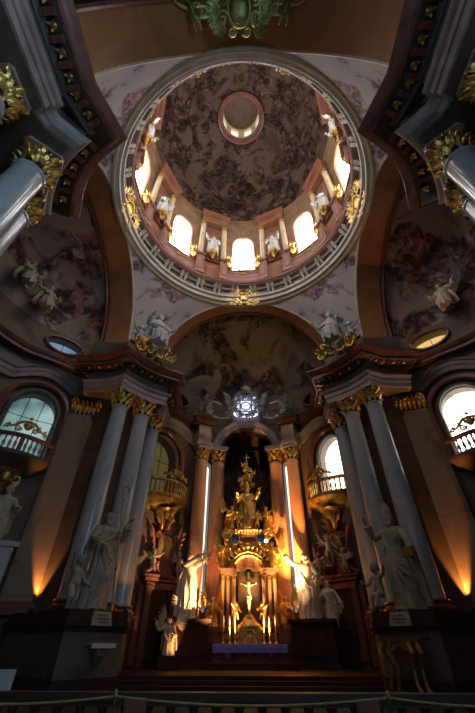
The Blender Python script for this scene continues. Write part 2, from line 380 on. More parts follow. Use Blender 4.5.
def figure(H, pose='stand', arms=(((-.22, -.05, .62), (-.16, -.2, .58)), ((.22, -.05, .62), (.16, -.2, .58))), lean=0, head=(0, 0), beard=True, cape=True, wings=False,
           mitre=False, seed=1, vox=130, hair=True, sway=.02, cloak=None):
    """One draped body of height H (metres) as one mesh; returns G and extra parts."""
    rg, z0 = rings_for(pose, lean, sway)
    g = robe(rg, 34, seed)
    ty = -lean*.36
    for sx, arm in zip((-1, 1), arms):
        e, h = arm; sh = Vector((sx*.115, ty*.95, .795+z0)); e = Vector((e[0], e[1], e[2]+z0)); h = Vector((h[0], h[1], h[2]+z0))
        g.tube([sh+Vector((-sx*.03, 0, 0)), sh, e, e.lerp(h, .45), e.lerp(h, .85)], [.04, .046, .043, .046, .056], 9)
        dn = Vector((0, .01, -.09)); q = e.lerp(h, .65)      # hanging sleeve
        g.tube([q, q+dn*.7, q+dn*1.5], [.05, .04, .012], 7, flat=.5)
        g.tube([e.lerp(h, .8), h], [.024, .02], 7)
    c = (0, ty-.006-lean*.1, .925+z0)
    head_on(g, c, head[0], head[1], beard, hair)
    for sx in (-1, 1):
        fy = {'stand': -.13, 'seat': -.29, 'kneel': .3}[pose]
        g.ball((sx*.06, fy, .018), (.028, .06, .02))
    r = random.Random(seed+50)
    if cape:
        for i in range(4):                                            # swags of drapery over the body
            t = i/3; z1 = .73-.10*t+z0; za = (.52-.20*t+r.uniform(-.03, .03))+z0*.8
            pts = [(-.11+.02*t, -.03+ty, z1+.03), (-.07+.03*t, -.085+ty*.6, (z1+za)/2+.02), (.03+.02*t, -.098, za-.02), (.12, -.06, za-.05-.06*t), (.14, -.02, za-.16-.08*t)]
            if pose == 'seat': pts = [(p[0], p[1]-(.12 if k > 0 and p[2] < .4 else 0), p[2]) for k, p in enumerate(pts)]
            g.tube(pts, [.022, .026, .030, .028, .02], 6, flat=.7)
        for sx in (-1, 1):                                            # cape falling from the shoulders
            for k in range(4):
                x = sx*(.12+.018*k)
                zz = .03 if pose == 'stand' else .1
                g.tube([(sx*.10, .02+ty, .80+z0), (x*1.05, .05+ty*.6, .60+z0*.9), (x*1.12, .07, .35+z0*.4), (x*1.2+r.uniform(-.02, .02), .06, zz)], [.02, .032, .034, .03], 6, flat=.7)
    if cloak:                                                        # windblown end of a cloak
        x, z = cloak
        for k in range(4):
            g.tube([(x*.3, .04, z-.08-.03*k), (x*.7, .05, z-.03*k), (x, .02+.02*k, z+.03-.05*k)], [.03, .03, .008], 6, flat=.5)
    out = remesh(g, 1/vox)
    hg = G()
    for sx, arm in zip((-1, 1), arms):
        e, h = Vector(arm[0]), Vector(arm[1]); h2 = Vector((h.x, h.y, h.z+z0)); hand_at(hg, h2, h-e, 1.15)
    out.join(hg)
    S = SC(H)
    body = G().join(out, S)
    parts = {}
    if wings:
        wg = G()
        for sx in (-1, 1):
            for k in range(9):
                a = R_(20+k*14); L = .50-.03*k
                b0 = Vector((sx*.03, .07+ty, .76+z0)); k1 = b0+Vector((sx*.13, .06, .12)); tip = k1+Vector((sx*math.sin(a)*L*.75, .05, math.cos(a)*L*.9))
                wg.tube([b0, k1, k1.lerp(tip, .5)+Vector((0, .02, 0)), tip], [.02, .034, .038, .010], 6, flat=.3, upv=(0, 1, 0))
        parts['wing'] = G().join(wg, S)
    if mitre:
        mg = G(); M = T(*c) @ RZ(head[0]) @ RX(head[1])
        mg.lathe([(.050, .030), (.056, .035), (.060, .09), (.050, .14), (.024, .185), (.004, .205)], 16, M, sy=.72)
        mg.tube([(.05*math.cos(a), .05*math.sin(a)*.9, .036) for a in [2*PI*i/12 for i in range(13)]], .008, 5, M)
        mg.tube([(0, -.045, .04), (0, -.044, .1), (0, -.02, .18)], .006, 5, M)
        parts['mitre'] = G().join(mg, S)
    return body, parts
def putto_g(H, pose=0, wings=True, seed=1, vox=80):
    g = G(); r = random.Random(seed)
    a = [((-.30, -.10, .80), (-.42, -.18, .95)), ((-.30, -.1, .55), (-.30, -.26, .62)), ((-.32, 0, .66), (-.5, -.02, .72))][pose % 3]
    b = [((.28, -.08, .50), (.30, -.22, .44)), ((.34, -.05, .74), (.50, -.12, .88)), ((.3, -.1, .55), (.22, -.26, .66))][pose % 3]
    g.tube([(0, 0, .36), (0, -.02, .45), (.01, -.01, .58), (0, 0, .68), (0, 0, .74)], [.12, .135, .12, .125, .06], 12, flat=.85)
    g.tube([(0, 0, .70), (0, -.005, .80)], .055, 8)
    for sx, (e, h) in ((-1, a), (1, b)):
        g.tube([(sx*.09, 0, .69), (sx*.13, 0, .68), e, h], [.055, .055, .045, .03], 8)
        g.ball(h, .035)
    lg = [((-.10, -.10, .20), (-.08, -.02, .03)), ((.11, -.05, .19), (.12, .05, .03))] if pose != 1 else [((-.10, -.20, .30), (-.10, -.22, .06)), ((.12, -.18, .32), (.14, -.26, .10))]
    for sx, (kn, ft) in zip((-1, 1), lg):
        g.tube([(sx*.06, 0, .40), (sx*.075, -.02, .36), kn, ft], [.08, .088, .065, .036], 9)
        g.ball((ft[0], ft[1]-.035, ft[2]), (.03, .06, .027))
    head_on(g, (0, -.01, .89), r.uniform(-.5, .5), r.uniform(-.2, .2), False, True, 1.75)
    out = G().join(remesh(g, 1/vox), SC(H)); parts = {}
    if wings:
        wg = G()
        for sx in (-1, 1):
            for k in range(5):
                an = R_(15+k*22)
                wg.tube([(sx*.03, .09, .64), (sx*(.05+.16*math.sin(an)), .17, .66+.16*math.cos(an)), (sx*(.05+.34*math.sin(an)), .2, .64+.3*math.cos(an))], [.02, .045, .01], 6, flat=.3, upv=(0, 1, 0))
        parts['wing'] = G().join(wg, SC(H))
    return out, parts
def statue(name, label, cat, M, fig, mat, partmat=None, group=None):
    t = thing(name, label, cat, M, group)
    b, p = fig
    obj('body', b, mat, t, ang=60)
    for k, g in p.items(): obj(k, g, partmat or mat, t, ang=60)
    return t

# ------------------------------------------------------------------ architecture dimensions
D = Vector((0, 13.07))
TD = T(0, 13.07)
ringM = T(0, 13.2) @ SC(1, .975, 1)
QUADS = {'NE': (-1, 1), 'SE': (1, 1), 'NW': (-1, -1), 'SW': (1, -1)}
def mir(sx, sy): return TD @ Matrix.Diagonal((sx, sy, 1, 1))
def fixf(g, sx, sy): return g   # two-sided shading: winding does not matter

# exedra wall with openings -------------------------------------------------
def cyl_wall(R, c, z0, z1, a0, a1, ops, step=1.5, thick=.9, topfn=None):
    """ops = list of (az_c, half, zb(t), zt(t)) t in -1..1; returns wall G, list of (pane G)"""
    az = set([a0, a1]); a = a0
    while a < a1: az.add(round(a, 4)); a += step
    for o in ops:
        for k in range(-8, 9): az.add(round(o[0]+o[1]*math.sin(k/8*PI/2), 4))
    az = sorted(az); g = G(); panes = [G() for _ in ops]
    P = lambda a, z, r=R: (c[0]+r*math.sin(R_(a)), c[1]+r*math.cos(R_(a)), z)
    for i in range(len(az)-1):
        A, B = az[i], az[i+1]; mid = (A+B)/2; segs = []
        for k, o in enumerate(ops):
            if abs(mid-o[0]) < o[1]:
                tA = max(-1, min(1, (A-o[0])/o[1])); tB = max(-1, min(1, (B-o[0])/o[1]))
                segs.append((o[2](tA), o[2](tB), o[3](tA), o[3](tB), k))
        segs.sort(); za, zb_ = z0, z0
        for (b1, b2, t1, t2, k) in segs:
            g.add([P(A, za), P(B, zb_), P(B, b2), P(A, b1)], [(0, 1, 2, 3)])
            g.add([P(A, b1), P(B, b2), P(B, b2, R+thick), P(A, b1, R+thick)], [(0, 1, 2, 3)])
            g.add([P(A, t1), P(B, t2), P(B, t2, R+thick), P(A, t1, R+thick)], [(0, 1, 2, 3)])
            panes[k].add([P(A, b1, R+thick*.95), P(B, b2, R+thick*.95), P(B, t2, R+thick*.95), P(A, t1, R+thick*.95)], [(0, 1, 2, 3)])
            za, zb_ = t1, t2
        g.add([P(A, za), P(B, zb_), P(B, z1), P(A, z1)], [(0, 1, 2, 3)])
    for o in ops:
        for sg in (-1, 1):
            a = o[0]+sg*o[1]; b, t = o[2](sg), o[3](sg)
            if t-b > .02: g.add([P(a, b), P(a, b, R+thick), P(a, t, R+thick), P(a, t)], [(0, 1, 2, 3)])
    return g, panes
def arch_top(zs, rise): return lambda t: zs+rise*math.sqrt(max(0, 1-t*t))
def flat(z): return lambda t: z
def frame_along(R, c, a0, half, zb, zs, rise, off, th, M=None, depth=.15, n=20, feet=True):
    """moulded frame around an arched opening on a cylinder"""
    g = G(); pts = []
    h = half+math.degrees(off/R)
    if feet: pts += [(a0-h, zb), (a0-h, zs)]
    for i in range(n+1):
        t = PI-PI*i/n; pts.append((a0+h*math.cos(t), zs+(rise+off)*math.sin(t)))
    if feet: pts += [(a0+h, zb)]
    P3 = [(c[0]+(R-depth)*math.sin(R_(a)), c[1]+(R-depth)*math.cos(R_(a)), z) for a, z in pts]
    g.tube(P3, th, 6); return g

# ================================================================== LARGE STRUCTURE
# floor
fl = G(); fl.box((0, 1, -.1), (50, 76, .2)); struct('floor', fl, 'floor_stone')
# sanctuary steps
st = G()
for k in range(3): st.prism([(-7.2+.35*k, 20.5+.45*k), (7.2-.35*k, 20.5+.45*k), (8, 31), (-8, 31)], .15*k, .15*(k+1))
struct('floor_sanctuary', st, 'dark_marble')

# piers ------------------------------------------------------------
pier_poly = [(10, 7.85), (7.85, 10), (7.85, 11.6), (8.55, 11.45), (15, 15), (11.45, 8.55), (11.6, 7.85)]
fr_arc = []
for i in range(9):
    t = i/8; x = 6.15+(8.75-6.15)*t; y = 8.75+(6.15-8.75)*t; b = .30*4*t*(1-t)
    fr_arc.append((x+b*.707, y+b*.707))
pier_path = [(8.6, 11.75), (6.7, 11.75), (6.6, 10.0), (6.95, 9.85), (6.85, 9.45)]+fr_arc+[(9.9, 6.65), (11.75, 6.75), (11.75, 8.6)]
west_path = [(6.75, 46), (6.6, 10.0), (6.95, 9.85), (6.85, 9.45)]+fr_arc+[(9.9, 6.65), (11.75, 6.75), (11.75, 8.6)]
Z0 = 15.4
ARCHI = [(-.1, 0), (0, 0), (0, .38), (.07, .40), (.07, .72), (.14, .76), (.22, .88), (.22, .95), (0, .97), (-.1, .97)]
FRIEZE = [(-.1, .95), (0, .95), (0, 1.72), (-.1, 1.72)]
CSOF = [(-.1, 1.68), (.04, 1.68), (.14, 1.78), (.22, 1.9), (.66, 1.96), (.70, 2.0)]
CORN = [(.68, 2.06), (.70, 1.97), (.76, 1.97), (.72, 2.04), (.72, 2.2), (.80, 2.24), (.92, 2.40), (1.05, 2.55), (1.05, 2.66), (0, 2.78), (-.1, 2.78)]
def zz(prof, z=Z0, k=1.0): return [(o*k, a+z) for o, a in prof]
nm = 0
for q, (sx, sy) in QUADS.items():
    M = mir(sx, sy)
    g = G(); g.prism(pier_poly, 0, 21.0); struct('wall_pier_'+{'NE': 'northeast', 'SE': 'southeast', 'NW': 'northwest', 'SW': 'southwest'}[q], g, 'brown_wall', M)
    path = pier_path if sy > 0 else west_path
    g = G(); g.sweep(path, zz(ARCHI), False, None, -1); struct('trim_architrave', g, 'pink_grey', M)
    g = G(); g.sweep(path, zz(FRIEZE), False, None, -1); struct('trim_frieze', g, 'grey_stone', M)
    cpath = [p for p in path if p not in ((6.95, 9.85), (6.85, 9.45))]
    g = G(); g.sweep(cpath, zz(CORN), False, None, -1); struct('trim_cornice', g, 'red_marble', M)
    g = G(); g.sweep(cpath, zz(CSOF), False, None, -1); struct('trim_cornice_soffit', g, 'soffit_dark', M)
    # body of the entablature block (its underside shows from below)
    poly = list(path)+[(9.2, 9.2)] if sy > 0 else [(8.6, 46)]+list(path)+[(9.2, 9.2)]
    g = G(); g.prism([(x+.03, y+.03) for x, y in poly], Z0+.01, Z0+2.7); struct('wall_entablature', g, 'grey_stone', M)
    # attic above
    g = G(); ap = [(7.0, 12.4), (7.15, 9.9)]+[(x+.75, y+.75) for x, y in fr_arc]+[(9.9, 7.15), (12.4, 7.0), (10, 10)]
    g.prism(ap, 18.1, 20.55); struct('wall_attic', g, 'grey_stone', M)
    # modillions and rosettes under the cornice
    gm = G(); gr = G(); P = [Vector(p) for p in cpath]; cnt = 0
    for i in range(len(P)-1):
        d = P[i+1]-P[i]; L = d.length
        if L < .3: continue
        d.normalize(); nl = Vector((d.y, -d.x)); L2 = min(L, 22)
        k = max(1, int(L2/.33))
        for j in range(k):
            p = P[i+1]-d*((j+.5)*L2/k); ang = math.atan2(nl.y, nl.x)-PI/2
            Ml = T(p.x, p.y, Z0+1.86) @ RZ(ang)
            if cnt % 2 == 0:
                gm.box((0, .36, .04), (.2, .5, .14), Ml); gm.box((0, .2, -.06), (.2, .2, .12), Ml)
            else:
                gr.ball((0, .42, .0), (.11, .13, .07), Ml, 8, 5)
                for q_ in (-1, 1): gr.leaf((0, .42, 0), (q_*.14, .42+.08*q_, -.04), .08, .08, Ml, (0, 0, -1)); gr.leaf((0, .42, 0), (q_*.1, .42-.14*q_, -.04), .08, .08, Ml, (0, 0, -1))
            cnt += 1
    struct('trim_modillion', gm, 'red_marble', M); struct('trim_rosette', gr, 'gold', M)

# capital with acanthus leaves --------------------------------------
def bell_g(r, h):
    g = G(); g.lathe([(r*.98, 0), (r*1.0, h*.05), (r*.90, h*.1), (r*.90, h*.5), (r*1.02, h*.85), (r*1.15, h*.88)], 20); return g
def capital_g(r, h, detail=1):
    g = G() if detail else bell_g(r, h)
    nl_ = 9 if detail else 8
    for row, (z0, z1, cu, off) in enumerate(((.03, .36, .34, 0), (.20, .60, .40, PI/nl_), (.45, .82, .46, 0))):
        for i in range(nl_):
            a = 2*PI*i/nl_+off; o = Vector((math.cos(a), math.sin(a), 0)); q = Vector((-o.y, o.x, 0))
            g.leaf(o*r*.93+Vector((0, 0, z0*h)), o*r*1.0+Vector((0, 0, z1*h)), r*.22, cu*r, None, o, 5, .4)
            if detail:
                for s_ in (-1, 1): g.leaf(o*r*.96+q*s_*r*.08+Vector((0, 0, (z0+.08)*h)), o*r*1.02+q*s_*r*.26+Vector((0, 0, (z1-.12)*h)), r*.10, cu*r*.8, None, o, 4, .5)
    for i in range(4):
        a = PI/4+PI/2*i; M = RZ(a) @ T(r*1.32, 0, h*.78) @ RZ(PI)
        g.scroll((0, 0, 0), r*.36, 1.5, .28, M, -1, 14, PI/2)
        for s_ in (-1, 1): g.scroll((r*1.05*math.cos(a+s_*.35), r*1.05*math.sin(a+s_*.35), h*.74), r*.2, 1.3, .3, None, s_, 9, PI/2)
        g.leaf((r*.9*math.cos(a), r*.9*math.sin(a), h*.45), (r*1.3*math.cos(a), r*1.3*math.sin(a), h*.8), r*.16, .1*r, None, Vector((math.cos(a), math.sin(a), 0)))
        a2 = PI/2*i; g.ball((r*1.14*math.cos(a2), r*1.14*math.sin(a2), h*.86), r*.17, None, 6, 5)
    return g
def abacus_g(r, h):
    g = G(); p = []
    for i in range(4):
        a = PI/4+PI/2*i
        for da, rr in ((-.10, 1.62), (.10, 1.62), (.42, 1.34), (PI/4, 1.26), (PI/2-.42, 1.34)): p.append((r*rr*math.cos(a+da), r*rr*math.sin(a+da)))
    g.prism(p, h*.88, h*1.0); return g
zb, zt = 2.65, 14.15
shaft = G(); shaft.lathe([(.60, zb+.55)]+[(.585-.085*(k/10)**1.6, zb+.6+(zt-zb-.75)*k/10) for k in range(11)]+[(.55, zt-.1), (.55, zt-.02), (.5, zt)], 40)
base = G(); base.lathe([(.82, zb+.12), (.86, zb+.2), (.82, zb+.3), (.70, zb+.34), (.68, zb+.42), (.74, zb+.48), (.70, zb+.56), (.60, zb+.57)], 32); base.box((0, 0, zb+.06), (1.7, 1.7, .12))
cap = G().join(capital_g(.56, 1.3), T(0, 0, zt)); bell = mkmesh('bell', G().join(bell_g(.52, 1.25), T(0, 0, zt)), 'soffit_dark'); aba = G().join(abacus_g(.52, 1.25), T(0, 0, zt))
sh_m, ba_m, ca_m, ab_m = mkmesh('shaft', shaft, 'column_blue'), mkmesh('base', base, 'red_marble'), mkmesh('capital', cap, 'gold', 60), mkmesh('abacus', aba, 'pink_grey')
def column(x, y, label, group, rz=0):
    t = thing('marble_column', label, 'column', T(x, y) @ RZ(rz), group)
    obj('base', ba_m, None, t); obj('shaft', sh_m, None, t); c = obj('capital', ca_m, None, t); obj('abacus', ab_m, None, c); obj('bell', bell, None, c)
    return t
CN = {'NE': ('left of the sanctuary', 'left standing bishop statue'), 'SE': ('right of the sanctuary', 'right standing bishop statue'), 'NW': ('top left corner', ''), 'SW': ('top right corner', '')}
for q, (sx, sy) in QUADS.items():
    if q in ('NE', 'SE'):
        la = 'blue-grey marble column with gilt capital, outer one of the pair behind the %s' % CN[q][1]
        lb = 'blue-grey marble column with gilt capital, inner one of the pair behind the %s' % CN[q][1]
        lc = 'blue-grey marble column half hidden beside the balcony %s' % CN[q][0]
    else:
        la = 'near blue marble column seen from below, lower one in the %s' % CN[q][0]
        lb = 'near blue marble column seen from below, widest one in the %s' % CN[q][0]
        lc = 'near blue marble column cut by the frame beside gilt leaves, %s' % CN[q][0]
    column(sx*8.8, 13.07+sy*6.98, la, 'columns of the crossing piers', R_(-50)*sx*sy)
    column(sx*(7.65 if sy > 0 else 7.5), 13.07+sy*8.38, lb, 'columns of the crossing piers', R_(-50)*sx*sy)
    column(sx*(7.35 if sy > 0 else 7.75), 13.07+sy*10.55, lc, 'columns of the crossing piers')

# crossing arches ---------------------------------------------------
def arch_soffit(r, v0, v1, z, n=48):
    g = G(); vs = []
    for i in range(n+1):
        a = PI*i/n
        for (v, rr) in ((v0, r), (v1, r), (v1, r+1.2), (v0, r+1.2)): vs.append((rr*math.cos(a), v, z+rr*math.sin(a)))
    fs = [(i*4+j, (i+1)*4+j, (i+1)*4+(j+1) % 4, i*4+(j+1) % 4) for i in range(n) for j in range(4) if j != 3]
    return g.add(vs, fs)
def archivolt(r, v, z, prof, n=56, a0=0, a1=PI):
    g = G(); vs = []; k = len(prof)
    for i in range(n+1):
        a = a0+(a1-a0)*i/n
        for dr, dv in prof: vs.append(((r+dr)*math.cos(a), v+dv, z+(r+dr)*math.sin(a)))
    return g.add(vs, [(i*k+j, (i+1)*k+j, (i+1)*k+j+1, i*k+j+1) for i in range(n) for j in range(k-1)])
ZA = 20.6
for nme, ang, ctr, v0 in (('east', 0, 13.2, 9.75), ('north', PI/2, 13.07, 10), ('south', -PI/2, 13.07, 10), ('west', PI, 13.2, 9.75)):
    M = T(0, ctr) @ RZ(ang)
    struct('ceiling_arch_'+nme, arch_soffit(7.7, v0, v0+(1.35 if nme == 'east' else 2.35), ZA), 'soffit_brown', M)
    struct('trim_archivolt', archivolt(7.7, v0, ZA, [(0, .02), (0, -.10), (.10, -.16), (.16, -.12), (.30, -.12), (.34, -.06), (.42, -.06), (.42, .05)]), 'cream_trim', M)
    struct('trim_gilt_line', archivolt(8.0, v0, ZA, [(.12, .0), (.13, -.12), (.27, -.14), (.29, 0)]), 'gold_line', M)
    struct('trim_soffit_edge', archivolt(7.7, v0+(1.35 if nme == 'east' else 2.35), ZA, [(-.12, .0), (-.18, -.1), (-.12, -.22), (0, -.22)]), 'red_marble', M)
# pendentives
def pend(sx, sy):
    g = G(); nU, nV = 28, 14; vs = []
    for i in range(nU+1):
        th = PI/2*i/nU       # 0: +x axis (arch plane x=10), PI/2: +y axis
        top = Vector((10.02*math.cos(th), 10.02*math.sin(th), 28.1))
        # bottom on arch curves, meeting at the pier corner
        if th < PI/4:
            s = th/(PI/4); a = s*PI/2*.98; bot = Vector((10.0, 7.75*math.sin(a), ZA+7.75*math.cos(a)))
        else:
            s = (PI/2-th)/(PI/4); a = s*PI/2*.98; bot = Vector((7.75*math.sin(a), 10.0, ZA+7.75*math.cos(a)))
        for j in range(nV+1):
            t = j/nV; p = bot.lerp(top, t); d = (bot-top).length
            o = Vector((p.x, p.y, 0)).normalized()*(.12*d*t*(1-t)*1.2); vs.append(p+o)
    k = nV+1
    g.add(vs, [(i*k+j, (i+1)*k+j, (i+1)*k+j+1, i*k+j+1) for i in range(nU) for j in range(nV)])
    return g
for q, (sx, sy) in QUADS.items():
    M = T(0, 13.2) @ Matrix.Diagonal((sx, sy*.975, 1, 1)); struct('ceiling_pendentive_'+{'NE': 'northeast', 'SE': 'southeast', 'NW': 'northwest', 'SW': 'southwest'}[q], pend(sx, sy), 'fresco_pendentive', M)

# ring under the drum (closed circle swept inwards)
circ = [(10*math.cos(2*PI*i/128), 10*math.sin(2*PI*i/128)) for i in range(128)]
def ring(prof, name, mat):
    g = G(); g.sweep(circ, prof, True); struct(name, g, mat, ringM)
ring([(-.02, 28.0), (.0, 27.97), (.05, 28.0), (.06, 28.08)], 'trim_ring_gilt', 'gold_line')
ring([(-.25, 28.05), (-.2, 27.93), (-.02, 27.93), (-.02, 28.05)], 'trim_ring_outer', 'ring_grey')
ring([(.06, 28.08), (.10, 28.12), (.34, 28.2), (.38, 28.42), (.30, 28.46), (.34, 28.6), (.56, 28.68), (.60, 28.88), (.2, 29.0)], 'trim_ring_moulding', 'ring_grey')
ring([(.16, 28.9), (.16, 29.85), (.3, 29.95)], 'wall_ring_frieze', 'brown_wall')
ring([(.80, 30.32), (.82, 30.45), (.88, 30.5), (.99, 30.72), (.99, 30.84), (.1, 31.0)], 'trim_ring_cornice', 'red_marble')
ring([(.2, 29.95), (.34, 30.0), (.42, 30.2), (.81, 30.33)], 'trim_ring_soffit', 'pink_grey')
# paired consoles of the frieze
gc = G(); gs = G()
for i in range(32):
    for da in (-1.35, 1.35):
        a = R_(360*i/32+da+5.6); M = RZ(a) @ T(9.84, 0, 29.0)
        gc.tube([(0, 0, 0), (-.18, 0, .08), (-.2, 0, .4), (-.5, 0, .95), (-.66, 0, 1.12)], [.10, .19, .14, .21, .14], 6, M)
    if i % 2 == 0:
        a = R_(360*(i+.5)/32+5.6); M = RZ(a-PI/2) @ T(0, 9.78, 29.35)
        gs.scroll((-.28, 0, 0), .22, 1.3, .2, M, 1, 12); gs.scroll((.28, 0, 0), .22, 1.3, .2, M, -1, 12, PI)
        gs.tube([(-.9, 0, .1), (-.5, 0, -.18), (0, 0, .14), (.5, 0, -.18), (.9, 0, .1)], .05, 5, M)
struct('trim_ring_console', gc, 'green_bronze', ringM); struct('trim_ring_scroll', gs, 'ring_grey', ringM)

# drum ----------------------------------------------------------------
ops = []
for k in range(8):
    ops.append((45.0*k-22.5*0, 7.2, flat(33.5), (lambda t: 38.9+1.7*max(0, 1-abs(t)**2.6)**.5)))
allops = [(o[0], o[1], o[2], o[3]) for o in ops if o[0] <= 180]+[(o[0]-360, o[1], o[2], o[3]) for o in ops if o[0] > 180]
wallg, panes = cyl_wall(9.9, (0, 0), 30.8, 44.4, -172.5, 187.5, [(180.0 if o[0] == 180 else o[0], *o[1:]) for o in allops], 3, .9)
struct('wall_drum', wallg, 'drum_wall', ringM)
for i, (o, p) in enumerate(zip(allops, panes)):
    pw = struct('window_%d' % (i+1), p, 'daylight_drum', ringM, 'tall white daylight window in the dome drum')
    gb = G(); a0 = o[0]
    for da in (-2.4, 2.4):
        gb.tube([(10.65*math.sin(R_(a0+da)), 10.65*math.cos(R_(a0+da)), z) for z in (33.5, 40.3)], .022, 4)
    for z in (35.2, 37, 38.8):
        gb.tube([(10.65*math.sin(R_(a0+da)), 10.65*math.cos(R_(a0+da)), z) for da in (-7, 0, 7)], .018, 4)
    f = obj('window_frame', gb, 'black_metal', pw)
    g = frame_along(9.9, (0, 0), a0, 7.2, 33.5, 38.9, 1.7, .16, .13, None, .05); fo = obj('window_surround', g, 'salmon', pw)
# drum plinth, sill band
ring([(.1, 30.9), (.22, 31.0), (.22, 33.0), (.34, 33.1), (.34, 33.3), (.1, 33.45)], 'wall_drum_plinth', 'drum_pink')
# drum piers between the windows: panel, two columns, console with statue, entablature
def dcol(h0, h1, r):
    g = G(); g.lathe([(r*1.35, h0), (r*1.35, h0+.12), (r*1.1, h0+.3), (r, h0+.35), (r*.9, h1-.7), (r*1.0, h1-.62)], 18); return g
dsh = mkmesh('shaft', dcol(34.3, 41.6, .34), 'drum_cream'); dcap = mkmesh('capital', G().join(capital_g(.30, .75, 0), T(0, 0, 40.95)), 'gold_dim', 60)
for k in range(8):
    a = 22.5+45*k; M = ringM @ RZ(-R_(a))       # local +Y outwards
    g = G(); g.box((-1.35, 9.45, 32.6), (.85, .8, 3.4)); g.box((1.35, 9.45, 32.6), (.85, .8, 3.4)); g.box((-1.35, 9.35, 34.3), (1.1, 1.0, .16)); g.box((1.35, 9.35, 34.3), (1.1, 1.0, .16)); g.box((-1.35, 9.4, 31.15), (1.05, .95, .3)); g.box((1.35, 9.4, 31.15), (1.05, .95, .3)); struct('wall_drum_pedestal', g, 'drum_pink', M)
    g = G(); g.box((0, 9.75, 32.6), (1.9, .3, 3.3)); g.box((0, 9.6, 34.2), (1.8, .5, .14)); g.box((0, 9.56, 32.5), (1.1, .1, 1.9)); struct('wall_drum_apron', g, 'salmon', M)
    g = G()
    for x, hw in ((-1.35, .28), (1.35, .28)): g.tube([(x-hw, 9.04, 31.8), (x+hw, 9.04, 31.8), (x+hw, 9.04, 33.9), (x-hw, 9.04, 33.9), (x-hw, 9.04, 31.8)], .06, 5)
    g.box((-1.35, 9.3, 34.42), (1.2, 1.0, .07)); g.box((1.35, 9.3, 34.42), (1.2, 1.0, .07)); struct('trim_drum_panel', g, 'salmon', M)
    g = G(); M2 = ringM @ RZ(-R_(a+22.5)); g.ball((0, 9.7, 33.0), (.28, .1, .2), M2); g.box((0, 9.66, 33.42), (2.7, .3, .12), M2); struct('trim_drum_sill', g, 'gold_dim')
    g = G(); g.box((0, 9.5, 42.5), (3.3, .8, 1.3)); g.box((0, 9.5, 41.95), (3.4, .9, .16)); g.box((0, 9.42, 43.2), (3.5, 1.0, .16)); g.box((0, 9.36, 43.45), (3.6, 1.15, .2)); g.box((0, 9.3, 43.7), (3.75, 1.3, .2)); struct('trim_drum_entablature', g, 'salmon', M)
    g = G(); g.box((0, 9.82, 38), (1.5, .2, 7.0)); g.tube([(-.62, 9.7, 35), (-.62, 9.7, 40.4), (-.3, 9.7, 40.9), (.3, 9.7, 40.9), (.62, 9.7, 40.4), (.62, 9.7, 35), (-.62, 9.7, 35)], .07, 5); struct('wall_drum_niche', g, 'salmon', M)
    for s in (-1, 1):
        Mc = M @ T(s*1.35, 9.35, 0) @ RZ(-R_(0))
        t = thing('drum_column', 'small cream column with gilt capital in the drum between two windows', 'column', Mc, 'small columns of the drum')
        obj('shaft', dsh, None, t); obj('capital', dcap, None, t)
    # gilt console
    g = G(); g.lathe([(.05, -1.15), (.16, -1.0), (.22, -.7), (.38, -.45), (.34, -.3), (.52, -.12), (.55, 0)], 12)
    for s in (-1, 1): g.scroll((s*.35, -.3, -.5), .28, 1.4, .22, None, s, 12, PI/2)
    g.leaf((0, -.3, -1.0), (0, -.5, -.2), .2, .1)
    tag(obj('statue_console', g, 'gold_dim', None, M @ T(0, 8.85, 35.0)), 'gilt scroll console under a white statue in the drum', 'console', 'gilt consoles of the drum')
drings = [(.06, 44.35), (.1, 44.3), (.3, 44.42), (.34, 44.6), (.2, 44.75), (.1, 44.8)]
ring(drings, 'trim_dome_foot', 'salmon')

# dome ------------------------------------------------------------------
def dome_r(ph): return (9.85*math.cos(ph), 44.4+9.0*math.sin(ph))
g = G(); phs = [R_(74.0)*j/24 for j in range(25)]; g.lathe([dome_r(p) for p in phs], 96); g.f = g.f[:96*24]
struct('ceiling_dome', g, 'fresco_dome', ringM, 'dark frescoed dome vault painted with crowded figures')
rO, zO = dome_r(R_(74.0))
g = G(); oc = [((rO+.02)*math.cos(2*PI*i/64), (rO+.02)*math.sin(2*PI*i/64)) for i in range(64)]
g.sweep(oc, [(-.25, zO-.25), (-.2, zO-.42), (.05, zO-.45), (.12, zO-.3), (.3, zO-.28), (.42, zO-.1), (.42, zO+.1)], True); struct('trim_oculus', g, 'red_marble', ringM)
lops = [(45*k-157.5, 13, flat(zO+.7), arch_top(zO+2.8, .5)) for k in range(8)]
lw, lp = cyl_wall(2.35, (0, 0), zO, zO+4.0, -180, 180, lops, 4, .3)
struct('wall_lantern', lw, 'drum_cream', ringM)
for i, p in enumerate(lp): struct('window_%d' % (20+i), p, 'daylight_lantern', ringM, 'small bright window of the dome lantern')
g = G(); g.lathe([(2.35*math.cos(R_(a)), zO+4+1.6*math.sin(R_(a))) for a in range(0, 91, 10)], 32); struct('ceiling_lantern', g, 'brown_wall', ringM)

